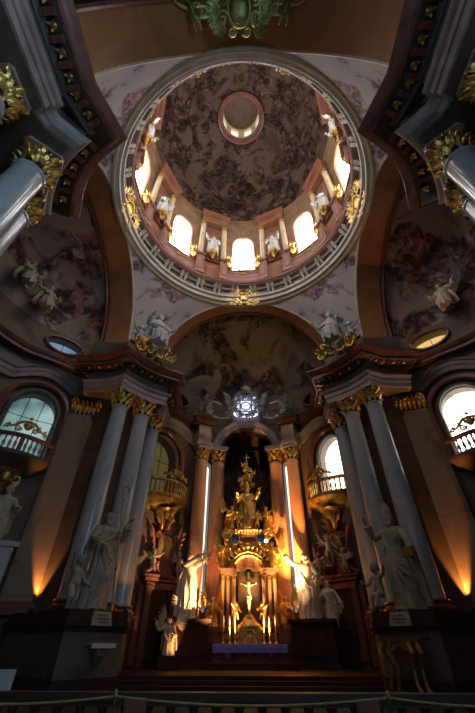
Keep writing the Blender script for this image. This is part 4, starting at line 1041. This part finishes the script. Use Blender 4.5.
# drum statues, cherubs and vases beside the drum windows --------------------------
fd = [figure(2.7, 'stand', (((-.21, -.05, .62), (-.12, -.18, .6)), ((.22, -.03, .68), (.26, -.14, .82))), 0, (.2, -.2), True, True, False, False, 21, 70),
      figure(2.7, 'stand', (((-.22, -.04, .7), (-.30, -.12, .84)), ((.2, -.06, .6), (.10, -.19, .56))), 0, (-.2, -.2), True, True, False, False, 22, 70)]
fdm = [mkmesh('body', f_[0], 'white_stucco', 60) for f_ in fd]
DN = {22.5: 'right of the middle drum window', 67.5: 'right of the right slanting drum window', 112.5: 'on the upper right of the drum', 157.5: 'at the top right of the drum',
      202.5: 'at the top left of the drum', 247.5: 'on the upper left of the drum', 292.5: 'left of the left slanting drum window', 337.5: 'left of the middle drum window'}
for k in range(8):
    a = 22.5+45*k; M = ringM @ RZ(-R_(a)) @ T(0, 8.9, 35.0) @ SC(1.2)
    t = thing('saint_statue', 'small white statue on a gilt console, '+DN[a], 'statue', M, 'white statues of the drum'); obj('body', fdm[k % 2], None, t)
vg = G(); vg.lathe([(.02, 0), (.22, .02), (.2, .1), (.08, .22), (.12, .35), (.34, .7), (.38, .95), (.24, 1.2), (.2, 1.3), (.3, 1.4)], 14)
for s in (-1, 1): vg.scroll((s*.4, 0, 1.0), .2, 1.4, .25, None, s, 12)
for i in range(8):
    a = 2*PI*i/8; vg.leaf((.1*math.cos(a), .1*math.sin(a), 1.3), (.3*math.cos(a), .3*math.sin(a), 1.95), .13, .15, None, (math.cos(a), math.sin(a), 0))
vm_ = mkmesh('vase', vg, 'gold', 60)
for k in range(8):
    for s in (-1, 1):
        a = 45*k+s*10.2; M = ringM @ RZ(-R_(a)) @ T(0, 9.45, 33.45)
        vis = k in (0, 1, 2, 6, 7)
        if not vis: continue
        wn = {0: 'middle', 1: 'lower right', 2: 'right side', 6: 'left side', 7: 'lower left'}[k]
        tag(obj('flower_vase', vm_, None, None, M @ SC(1.1)), 'gilt flower vase on the %s of the %s drum window' % ('right' if s > 0 else 'left', wn), 'vase', 'gilt vases of the drum windows')

# sculptures around the exedra cornices --------------------------------------------
fs1 = figure(3.3, 'seat', (((-.22, -.08, .62), (-.24, -.22, .66)), ((.24, -.03, .72), (.36, -.08, .84))), .04, (.3, .1), False, True, False, False, 31, 90)
fs2 = figure(3.3, 'seat', (((-.24, -.04, .72), (-.36, -.10, .82)), ((.22, -.08, .6), (.2, -.24, .62))), .04, (-.3, .1), False, True, False, False, 32, 90)
statue('angel_statue', 'grey stucco angel seated at the left of the window scrollwork above the altar', 'statue', at_wall('choir', -34, 7.0, 18.3) @ RZ(.5) @ SC(.8), fs1, 'silver_dark')
statue('angel_statue', 'grey stucco angel seated at the right of the window scrollwork above the altar', 'statue', at_wall('choir', 34, 7.0, 18.3) @ RZ(-.5) @ SC(.8), fs2, 'silver_dark')
statue('angel_statue', 'pale stucco angel leaning at the far right above the yellow oval window', 'statue', at_wall('south', -33, 7.7, 20.7), fs1, 'warm_white')
statue('angel_statue', 'grey stucco angel at the far left above the blue oval window', 'statue', at_wall('north', 30, 7.6, 21.0), fs2, 'stone_statue')
statue('angel_statue', 'pale stucco angel left of the far left angel, cut by the frame', 'statue', at_wall('north', 14, 7.6, 21.6), fs1, 'stone_statue')
statue('saint_statue', 'pale saint with raised arm below the teal window at far left', 'statue', at_wall('north', 54, 7.2, 5.6), fs2, 'stone_statue')
g = G(); g.box((0, 0, 2.8), (2.4, 1.3, 5.6)); g.box((0, -.05, 5.5), (2.8, 1.5, .25)); g.box((0, -.05, .3), (2.8, 1.5, .6)); tag(obj('side_pedestal', g, 'red_marble', None, at_wall('north', 54, 7.6)), 'dark red marble block carrying the saint at far left', 'pedestal')
# scrollwork round the blue-white window
g = G(); Ms = T(0, 29.95, 20.3) @ SC(1.12)
for s in (-1, 1):
    for (x, z, q, fl) in ((1.15, .5, .38, 1), (1.2, -.4, .42, -1), (.7, 1.25, .34, -1), (.35, .75, .22, 1), (.55, -.85, .3, -1), (.6, .2, .2, 1), (1.6, .95, .26, -1), (1.7, -.9, .3, 1), (.25, 1.7, .24, 1)):
        g.scroll((s*x, 0, z), q, 1.6, .18, Ms, s*fl, 16, x*5)
    for k in range(9): g.leaf((s*(1.1+.05*k), 0, -1.1+.28*k), (s*(1.55+.08*k), -.1, -.9+.3*k), .16, .15, Ms)
    g.tube([(s*1.3, .1, -1.3), (s*1.2, .1, 0), (s*1.05, .1, 1.2), (s*.5, .1, 1.75), (0, .1, 1.95)], .12, 8, Ms)
    g.tube([(s*1.4, 0, -1.2), (s*2.4, -.2, -1.35), (s*3.4, -.7, -1.1), (s*3.9, -1.1, -.4), (s*3.3, -.8, .25), (s*2.2, -.3, .1)], .08, 6, Ms)
for k in range(20):
    a = 2*PI*k/20; x_, z_ = .95*math.cos(a), .05+1.0*math.sin(a); g.scroll((x_, 0, z_), .2, 1.4, .3, Ms, 1 if k % 2 else -1, 10, a); g.leaf((x_*.75, 0, z_*.75), (x_*1.25, -.05, z_*1.25), .11, .1, Ms)
g.box((0, 0, .1), (.55, .06, .04), Ms); g.tube([(.42*math.cos(a), 0, .02+.42*math.sin(a)) for a in [2*PI*i/20 for i in range(21)]], .06, 6, Ms)
for z in (-.5, .6): g.tube([(-1.1, 0, z), (-.5, 0, z*1.1), (.5, 0, z*1.1), (1.1, 0, z)], .07, 6, Ms)
for x in (-.55, .55): g.tube([(x, 0, -1.2), (x*.95, 0, 0), (x, 0, 1.2)], .07, 6, Ms)
g.lathe([(.05, 1.7), (.5, 1.85), (.55, 1.95), (.3, 2.15), (.12, 2.3), (.08, 2.6), (0, 2.7)], 14, Ms)
tag(obj('window_scrollwork', g, 'silver_dark', None), 'dark silvery scroll frame with crown around the blue-white window', 'ornament')

# ================================================================== HIGH ALTAR
ZS = .45
g = G(); g.box((0, 27.2, ZS+.14), (5.4, 3.2, .28)); struct('floor_predella', g, 'dark_marble')
t = thing('altar_table', 'dark marble altar table below the golden altar', 'altar', T(0, 27.0, ZS+.28))
g = G(); g.box((0, 0, .35), (4.1, 1.3, .7)); g.box((0, 0, .05), (4.4, 1.5, .1))
for x in (-1.5, 0, 1.5): g.box((x, -.66, .38), (1.1, .06, .45))
obj('body', g, 'red_marble', t); g = G(); g.box((0, 0, .76), (4.3, 1.5, .1)); obj('table_top', g, 'grey_stone', t)
for x in (-1.3, 0, 1.3): obj('gilt_relief', G().scroll((x, -.70, .36), .15, 1.3, .25, None, 1 if x >= 0 else -1, 12), 'gold_dim', t)
g = G(); n = 40
vs = []
for i in range(n+1):
    x = -2.2+4.4*i/n; f = .02*math.sin(i*1.7)
    for (y, z) in ((.74, .825), (-.76, .825), (-.785+f, .78), (-.80+f*1.5, .60), (-.80+f*2, .44)): vs.append((x, y, z))
g.add(vs, [(i*5+j, (i+1)*5+j, (i+1)*5+j+1, i*5+j+1) for i in range(n) for j in range(4)])
tag(obj('altar_cloth', g, 'violet_cloth', None, T(0, 27.0, ZS+.282)), 'violet cloth hanging over the front of the altar table', 'cloth')

t = thing('altar_retable', 'gilded red marble altar structure with small columns and arched top', 'altar', T(0, 29.0, ZS))
g = G(); g.box((0, .1, .9), (5.2, 1.5, 1.8)); g.box((0, .05, 1.88), (5.4, 1.7, .18)); g.box((0, .6, 4.2), (4.2, .4, 4.6)); g.box((0, -.45, 1.2), (3.6, .6, .3)); obj('plinth', g, 'brown_wall', t)
for i, x in enumerate((-1.85, -1.5, -1.05, 1.05, 1.5, 1.85)):
    y = (-.25, .15, -.35, -.35, .15, -.25)[i]
    g = G(); g.lathe([(.19, 1.97), (.19, 2.1), (.14, 2.16), (.135, 2.3), (.12, 4.55), (.15, 4.6)], 14, T(x, y)); c = obj('column', g, 'fluted_marble', t)
    obj('capital', G().join(capital_g(.125, .38, 0), T(x, y, 4.55)), 'gold', c, None, 60)
g = G()
for s in (-1, 1): g.box((s*1.45, -.05, 5.05), (1.15, .95, .22)); g.box((s*1.45, -.05, 5.24), (1.3, 1.1, .12)); g.tube([(s*2.1, -.1, 5.35), (s*1.75, -.12, 5.9), (s*1.2, -.1, 6.3), (s*.9, -.05, 7.0)], [.12, .2, .2, .14], 8); g.scroll((s*2.0, -.2, 5.5), .26, 1.3, .3, None, s, 12)
g.box((0, .25, 6.3), (1.9, .7, 2.2)); g.box((0, .2, 7.5), (1.7, .9, .2)); g.box((0, .15, 7.72), (1.4, .9, .25)); g.box((0, .15, 7.9), (1.6, 1.05, .1)); obj('attic', g, 'fluted_marble', t)
g = archivolt(1.15, -.3, 4.9, [(0, .4), (0, 0), (.1, -.1), (.2, 0), (.3, -.12), (.4, 0), (.4, .4)], 28); obj('arch', g, 'gold', t)
g = G()
for i in range(17):
    a = PI*i/16; g.leaf((1.45*math.cos(a), -.38, 4.95+1.45*math.sin(a)), (1.85*math.cos(a), -.42, 4.95+1.8*math.sin(a)), .12, .12)
obj('leaf_border', g, 'gold', t, None, 60)
g = G(); g.ball((0, -.25, 6.75), (.34, .12, .26), None, 14, 8); obj('oval_boss', g, 'gold', t)
for s in (-1, 1):
    for (x, z, q) in ((.55, 6.9, .2), (.7, 6.3, .24), (1.3, 6.7, .22), (1.0, 7.3, .2), (1.9, 5.9, .2), (1.45, 5.5, .16), (.9, 5.9, .16)): obj('gilt_scroll', G().scroll((s*x, -.3, z), q, 1.5, .28, None, s, 14, x*4), 'gold', t)
    for z in (1.1, .6):
        for x in (.9, 1.5, 2.1): obj('gilt_scroll', G().scroll((s*x, -.66, z+.4), .16, 1.4, .28, None, s, 12), 'gold', t)
    g = G()
    for k in range(8): g.leaf((s*(2.0-.12*k), -.1, 5.4+.25*k), (s*(2.45-.12*k), -.25, 5.6+.3*k), .16, .18)
    obj('leaf_wing', g, 'gold', t, None, 60)
g = G()
for k in range(9): g.leaf((-.9+.225*k, -.35, 7.5), (-.95+.24*k, -.45, 7.85), .13, .1)
obj('leaf_crest', g, 'gold', t, None, 60)
for s in (-1, 1):
    g = G(); g.ball((s*.98, -.28, 7.25), (.30, .16, .34), None, 18, 12); b = obj('blue_medallion', g, 'blue_enamel', t)
    g = G(); g.tube([(s*.98+.33*math.cos(a), -.3, 7.25+.37*math.sin(a)) for a in [2*PI*i/20 for i in range(21)]], .05, 6); obj('medallion_rim', g, 'gold', b)
g = G(); g.ball((0, -.42, 5.0), (.26, .12, .28), None, 16, 8); obj('dark_medallion', g, 'black_metal', t)

# tabernacle relief, crucifix, candlesticks
t = thing('tabernacle', 'small gilded tabernacle in the middle of the altar under the crucifix', 'tabernacle', T(0, 27.75, ZS+.05))
g = G(); g.box((0, 0, 1.2), (1.5, .7, 1.2)); g.lathe([(.75, 1.8), (.82, 1.88), (.8, 1.95), (.5, 2.15), (.35, 2.3), (.38, 2.36), (0, 2.4)], 20, None, 0, 2*PI, None, 1, .5); obj('body', g, 'gold', t)
g = archivolt(.42, -.38, 1.25, [(0, 0), (.05, -.06), (.12, 0)], 18); g.ball((0, -.36, 1.1), (.3, .08, .42), None, 12, 8)
for s in (-1, 1):
    g.scroll((s*.62, -.36, 1.75), .16, 1.4, .3, None, s, 12); g.lathe([(.08, .6), (.06, .7), (.055, 1.5), (.09, 1.6)], 10, T(s*.6, -.4))
    for k in range(4): g.leaf((s*.5, -.38, .7+.3*k), (s*.85, -.45, .85+.3*k), .08, .1)
obj('door_relief', g, 'gold', t, None, 60)
t = thing('crucifix', 'pale crucifix with figure standing above the tabernacle', 'crucifix', T(0, 27.75, ZS+2.43))
g = G(); g.box((0, .08, 1.25), (.12, .08, 2.5)); g.box((0, .08, 1.85), (1.15, .08, .12)); g.lathe([(.3, 0), (.26, .1), (.1, .2), (.08, .3)], 12); obj('cross', g, 'gold_dim', t)
g = G(); g.tube([(0, 0, 1.05), (.02, -.03, 1.25), (0, -.02, 1.5), (0, -.02, 1.68)], [.08, .095, .12, .10], 10, flat=.75)
for s in (-1, 1):
    g.tube([(s*.07, -.02, 1.68), (s*.25, 0, 1.76), (s*.5, .02, 1.86)], [.05, .038, .022], 7); hand_at(g, (s*.5, .02, 1.86), (s, 0, .1), 1.2)
    g.tube([(s*.04, 0, 1.1), (s*.06, -.1, .8), (s*.02, -.02, .42)], [.07, .055, .03], 7); g.ball((s*.02, -.06, .38), (.028, .05, .02))
head_on(g, (0, -.05, 1.84), .2, .3, True, True, 1.6)
g.tube([(-.1, -.06, 1.12), (0, -.12, 1.1), (.12, -.05, 1.14), (.16, 0, .95)], [.05, .06, .05, .02], 6); obj('corpus', g, 'warm_white', t, None, 60)
cs = G(); cs.lathe([(.13, 0), (.14, .04), (.05, .1), (.04, .2), (.07, .26), (.03, .34), (.028, .6), (.06, .66), (.03, .72), (.08, .8), (.08, .83)], 12); csm = mkmesh('stick', cs, 'gold', 60)
cc = G(); cc.lathe([(.032, .83), (.03, 1.38), (.008, 1.41)], 10); ccm = mkmesh('candle', cc, 'wax')
for i, x in enumerate((-1.65, -1.25, -.9, .9, 1.25, 1.65)):
    t = thing('candlestick', 'gilt candlestick with white candle on the altar, %s' % ('outermost left', 'second from left', 'just left of the tabernacle', 'just right of the tabernacle', 'second from right', 'outermost right')[i], 'candlestick', T(x, 27.45, ZS+1.11), 'altar candlesticks')
    obj('stick', csm, None, t); obj('candle', ccm, None, t)
# golden patron statue with clouds and putti
fN = figure(2.9, 'stand', (((-.23, -.05, .64), (-.24, -.18, .74)), ((.23, -.03, .7), (.30, -.14, .86))), 0, (0, .1), True, True, False, True, 41)
statue('bishop_statue', 'golden bishop with mitre standing on top of the high altar', 'statue', T(0, 29.0, ZS+7.95) @ SC(1.15), fN, 'gold')
g = G(); r = random.Random(8)
for i in range(26):
    a = 2*PI*i/26; L = 1.55+.35*(i % 2); g.tube([(.5*math.cos(a), .5, 9.8+.6*math.sin(a)), (L*math.cos(a), .5, 9.8+L*1.05*math.sin(a))], [.09, .015], 4, flat=.4)
obj_r = tag(obj('sunburst', g, 'gold', None, T(0, 29.1, ZS)), 'golden ray burst behind the golden bishop', 'ornament')
g = G()
for i in range(26): z = i/25; g.ball((r.uniform(-.4, .4)*(1.1-z), r.uniform(-.2, .2), 11.0+2.6*z), (r.uniform(.12, .26)*(1.15-z*.6), .2, r.uniform(.12, .22)), None, 9, 6)
for s in (-1, 1):
    for k in range(3): g.scroll((s*(.45-.1*k), 0, 11.5+.7*k), .22, 1.4, .3, None, s, 12, k)
g.tube([(0, 0, 13.4), (0, 0, 14.3)], .04, 6); g.tube([(-.26, 0, 14.0), (.26, 0, 14.0)], .04, 6)
tag(obj('cloud_column', g, 'gold', None, T(0, 29.3, ZS)), 'golden column of clouds and cross rising above the golden bishop', 'ornament')
for i, (x, z) in enumerate(((-.45, 11.7), (.42, 12.3), (-.2, 13.0))): putto(T(x, 28.95, z) @ RZ(-x) @ SC(.55), 'tiny golden cherub on the cloud column, %s one' % ('lowest', 'middle', 'topmost')[i], 'gold', 'ab'[i % 2])
fK = figure(2.3, 'kneel', (((-.22, -.08, .62), (-.10, -.24, .70)), ((.22, -.08, .62), (.10, -.24, .72))), .15, (0, .1), False, True, True, False, 51, 110)
fL = figure(2.3, 'kneel', (((-.26, -.04, .74), (-.34, -.14, .92)), ((.22, -.08, .62), (.16, -.26, .62))), .1, (.3, .0), False, True, True, False, 52, 110)
for fig_, loc, rz, lab in ((fL, (-2.45, 28.6, 2.35), .5, 'golden winged angel kneeling beside the white pope statue at left'), (fK, (2.5, 28.3, 2.35), -.5, 'golden winged angel kneeling in front of the right fluted columns'),
                           (fK, (-1.75, 28.9, 5.85), .4, 'golden angel kneeling on the left shoulder of the altar'), (fL, (1.85, 28.7, 5.75), -.4, 'large golden angel kneeling on the right shoulder of the altar'),
                           (fK, (-1.35, 28.9, 8.45), .7, 'golden angel kneeling left of the golden bishop'), (fL, (1.55, 28.9, 8.35), -.7, 'dim angel kneeling right of the golden bishop')):
    statue('angel_statue', lab, 'statue', T(*loc) @ RZ(rz), fig_, 'gold')
for s in (-1, 1):
    w_ = 'left' if s < 0 else 'right'
    g = G(); g.ball((0, 0, 0), (.55, .4, .3)); g.ball((.3*s, -.1, -.15), (.3, .3, .25)); g.scroll((s*.2, -.3, -.35), .25, 1.4, .3, None, s, 12)
    tag(obj('cloud_bracket', g, 'gold', None, T(s*1.5, 28.95, 8.2)), 'gilt cloud under the kneeling angel at the %s of the golden bishop' % w_, 'ornament')
    putto(T(s*.85, 27.9, 2.75) @ RZ(-s*.3) @ SC(.62), 'small golden putto beside the crucifix foot at %s' % w_, 'gold', 'a' if s < 0 else 'b')
    putto(T(s*.75, 28.75, 8.4) @ RZ(-s*.3) @ SC(.8), 'small golden putto at the %s foot of the golden bishop' % w_, 'gold', 'b' if s < 0 else 'a')
    # plinth blocks under the kneeling angels
    g = G(); g.box((0, 0, .85), (1.2, 1.1, 1.7)); g.box((0, 0, 1.8), (1.4, 1.3, .2)); tag(obj('angel_plinth', g, 'red_marble', None, T(s*2.5, 28.4, ZS)), 'dark red plinth under the %s kneeling golden angel by the altar foot' % w_, 'pedestal')
# the two great white statues beside the altar
g = G(); g.box((0, 0, 1.05), (2.6, 1.7, 2.1)); g.box((0, -.05, 2.2), (2.9, 2.0, .2)); g.box((0, -.05, .12), (2.9, 2.0, .24)); g.box((0, -.88, 1.1), (1.5, .08, 1.1)); pdm = mkmesh('pedestal', g, 'dark_marble')
for s in (-1, 1): tag(obj('altar_pedestal', pdm, None, None, T(s*4.1, 27.25, ZS) @ RZ(-s*.35)), 'dark marble pedestal under the white statue %s of the altar' % ('left' if s < 0 else 'right'), 'pedestal')
fP = figure(3.75, 'stand', (((-.10, -.18, .84), (.02, -.30, .93)), ((.16, -.16, .86), (.22, -.30, .98))), -.02, (.6, -.25), True, True, False, False, 61, cloak=(-.3, .3), sway=-.03)
statue('pope_statue', 'brightly lit white saint stretching both arms up at the left of the altar', 'statue', T(-4.05, 27.35, ZS+2.3) @ RZ(.75), fP, 'warm_white')
g = G(); g.tube([(-3.25, 26.7, 2.75), (-3.1, 26.7, 6.6)], .035, 6); g.tube([(-3.4, 26.7, 6.3), (-2.85, 26.7, 6.3)], .03, 6); g.tube([(-3.35, 26.7, 6.0), (-2.9, 26.7, 6.0)], .03, 6)
tag(obj('cross_staff', g, 'gold', None), 'gilt double cross staff held up by the left white saint', 'staff')
fR = figure(3.7, 'stand', (((-.24, -.08, .84), (-.36, -.16, .98)), ((.22, -.06, .62), (.16, -.2, .56))), 0, (.5, 0), True, True, False, False, 64, cloak=(.32, .6), sway=.03)
statue('bishop_statue', 'white robed bishop reaching one arm out at the right of the altar', 'statue', T(3.95, 27.35, ZS+2.3) @ RZ(-.35), fR, 'warm_white')
fQ = figure(2.7, 'kneel', (((-.22, -.08, .62), (-.14, -.24, .66)), ((.24, -.03, .6), (.3, -.12, .5))), .12, (.3, .2), False, True, False, False, 66, 90)
statue('attendant_statue', 'smaller draped figure crouching at the right side of the right white bishop', 'statue', T(5.2, 26.8, ZS+2.3) @ RZ(-.5), fQ, 'warm_white')
statue('angel_statue', 'orange lit angel reclining on the step below the left white saint', 'statue', T(-4.75, 25.6, 1.05) @ RZ(-.2), fL, 'warm_white')
g = G(); g.box((0, 0, .3), (1.1, 1.0, .6)); tag(obj('angel_plinth', g, 'dark_marble', None, T(-4.75, 25.6, ZS) @ RZ(.4)), 'low dark block under the reclining angel at the left of the altar', 'pedestal')
putto(T(5.7, 27.3, 5.9) @ SC(1.2), 'pale putto high at the right of the right white bishop', None, 'a')
g = G(); g.ball((0, .1, -.05), (.4, .3, .2)); g.tube([(0, .1, -.1), (.1, .5, -.5), (.2, 1.0, -.9)], [.25, .2, .1], 8); tag(obj('cloud_bracket', g, 'red_marble', None, T(5.7, 27.3, 5.85)), 'small bracket under the pale putto beside the right doorway', 'bracket')
# small bright lamp at the altar top
t = thing('spot_lamp', 'small white glowing lamp beside the right blue medallion', 'lamp', T(1.35, 28.3, 7.45))
g = G(); g.lathe([(.02, -.22), (.1, -.2), (.16, 0), (.17, .02)], 12, RX(PI/2)); obj('housing', g, 'black_metal', t); g = G(); g.lathe([(.0, .03), (.14, .025)], 12, RX(PI/2)); obj('lens', g, 'lamp_white', t)

# floodlights at the pier feet
def flood(loc, tgt, lab, power, glow=True, spot=50):
    loc = Vector(loc); t = thing('flood_lamp', lab, 'lamp', T(*loc))
    g = G(); d = (Vector(tgt)-loc).normalized(); q = d.to_track_quat('Z', 'Y').to_matrix().to_4x4()
    g.lathe([(.03, -.16), (.09, -.14), (.12, .0), (.125, .04)], 12, q); g.tube([(0, 0, -.02), (0, 0, -.2)], .02, 6); g.box((0, 0, -.2), (.2, .16, .03)); obj('housing', g, 'black_metal', t)
    g = G(); g.lathe([(0, .03), (.11, .028)], 12, q); obj('lens', g, 'lamp_glow', t)
    lamp('flood_light', 'SPOT', loc+d*.1, power, (1, .40, .09), .05, tgt, spot, .6)
flood((-10.87, 20.68, 2.87), (-10.95, 20.86, 8.0), 'small flood lamp glowing orange at the foot of the left wide pilaster', 1100, True, 46)
flood((10.87, 20.68, 2.87), (10.95, 20.86, 8.0), 'small flood lamp glowing orange at the foot of the right wide pilaster', 1700, True, 46)
flood((-6.15, 20.85, 2.87), (-6.75, 22.6, 5.0), 'small flood lamp behind the left stone saint', 120)
flood((6.2, 20.7, 2.87), (6.7, 22.3, 5.0), 'small flood lamp behind the right stone bishop', 60)

# ================================================================== NEAR THE FLOOR
t = thing('communion_rail', 'dark low balustrade across the front of the crossing', 'balustrade', T(0, 7.6))
g = G(); g.box((0, 0, .95), (19, .26, .1)); g.box((0, 0, .87), (19, .18, .06)); obj('rail', g, 'soffit_dark', t)
g = G(); g.box((0, 0, .08), (19, .3, .16)); obj('plinth', g, 'red_marble', t)
g = G(); g.lathe([(.09, .16), (.09, .22), (.045, .26), (.1, .45), (.09, .55), (.04, .72), (.07, .8), (.09, .84)], 10); blm = mkmesh('baluster', g, 'dark_marble')
for i in range(46): obj('baluster', blm, None, t, T(-8.1+.36*i, 0))
for i in range(6): g = G(); g.box((-9+3.6*i, 0, .5), (.34, .3, .9)); obj('rail_pier', g, 'red_marble', t)
# rope cordon
px = (-5.6, -2.0, 2.0, 5.2)
for i, x in enumerate(px):
    t = thing('rope_post', 'thin brass rope post, %s' % ('far left', 'left of the altar', 'right of the altar', 'far right')[i], 'post', T(x, 7.0), 'rope posts')
    g = G(); g.lathe([(.14, 0), (.14, .03), (.03, .06), (.02, .1), (.02, .98), (.035, 1.0), (.03, 1.06), (0, 1.08)], 12); obj('post', g, 'gold_dim', t)
g = G(); pts = []
ext = (-8.5,)+px+(8.5,)
for i in range(len(ext)-1):
    for k in range(8): u = k/8; pts.append((ext[i]+(ext[i+1]-ext[i])*u, 7.0, 1.0-.09*4*u*(1-u)))
g.tube(pts, .014, 6); tag(obj('rope_cordon', g, 'rope', None), 'thin gold rope strung between posts along the bottom', 'rope')
# notice board at the far left
t = thing('notice_board', 'blank white notice board on a low stand at the bottom left', 'sign', T(-5.55, 10, 0) @ RZ(.15))
g = G(); g.box((0, 0, .95), (.74, .03, .40)); g.box((0, -.018, .95), (.70, .01, .36)); obj('panel', g, 'paper_white', t)
g = G()
for x in (-.3, .3): g.box((x, .02, .4), (.04, .04, .8)); g.box((x, 0, .02), (.05, .4, .04))
obj('stand', g, 'wood_dark', t)
# small shelf with white cloth on the left pedestal, gilt console on the right one
t = thing('wall_shelf', 'small stone shelf with a pale cloth on the left pedestal', 'shelf', MP[-1] @ T(0, -1.3, 0))
g = G(); g.box((0, 0, 1.52), (1.1, .5, .07)); g.tube([(0, .2, 1.48), (0, -.05, 1.2), (0, .2, .75)], [.3, .2, .05], 8); obj('bracket', g, 'grey_stone', t)
g = G(); g.box((0, -.03, 1.575), (1.12, .5, .03)); g.box((0, -.27, 1.51), (1.12, .015, .14)); obj('cloth', g, 'white_linen', t)
t = thing('console_table', 'gilt carved console altar against the right pedestal', 'console', MP[1] @ T(.1, -1.35, 0))
g = G(); g.box((0, 0, 1.72), (1.9, .7, .09)); g.box((0, 0, .1), (1.7, .6, .2)); obj('table_top', g, 'red_marble', t)
for s in (-1, 1):
    for k in (.4, .75):
        g = G(); g.tube([(s*k, -.25, 1.66), (s*(k+.12), -.32, 1.35), (s*(k-.08), -.2, .9), (s*(k-.02), -.28, .45), (s*(k+.08), -.25, .2)], [.09, .1, .055, .06, .08], 7); g.scroll((s*k, -.3, 1.5), .12, 1.3, .3, None, s, 12); obj('leg', g, 'gold_dim', t)
g = G()
for s in (-1, 1): g.scroll((s*.18, -.32, 1.55), .13, 1.4, .28, None, s, 12); g.leaf((0, -.3, 1.6), (s*.35, -.34, 1.4), .08, .05)
obj('apron_ornament', g, 'gold_dim', t)
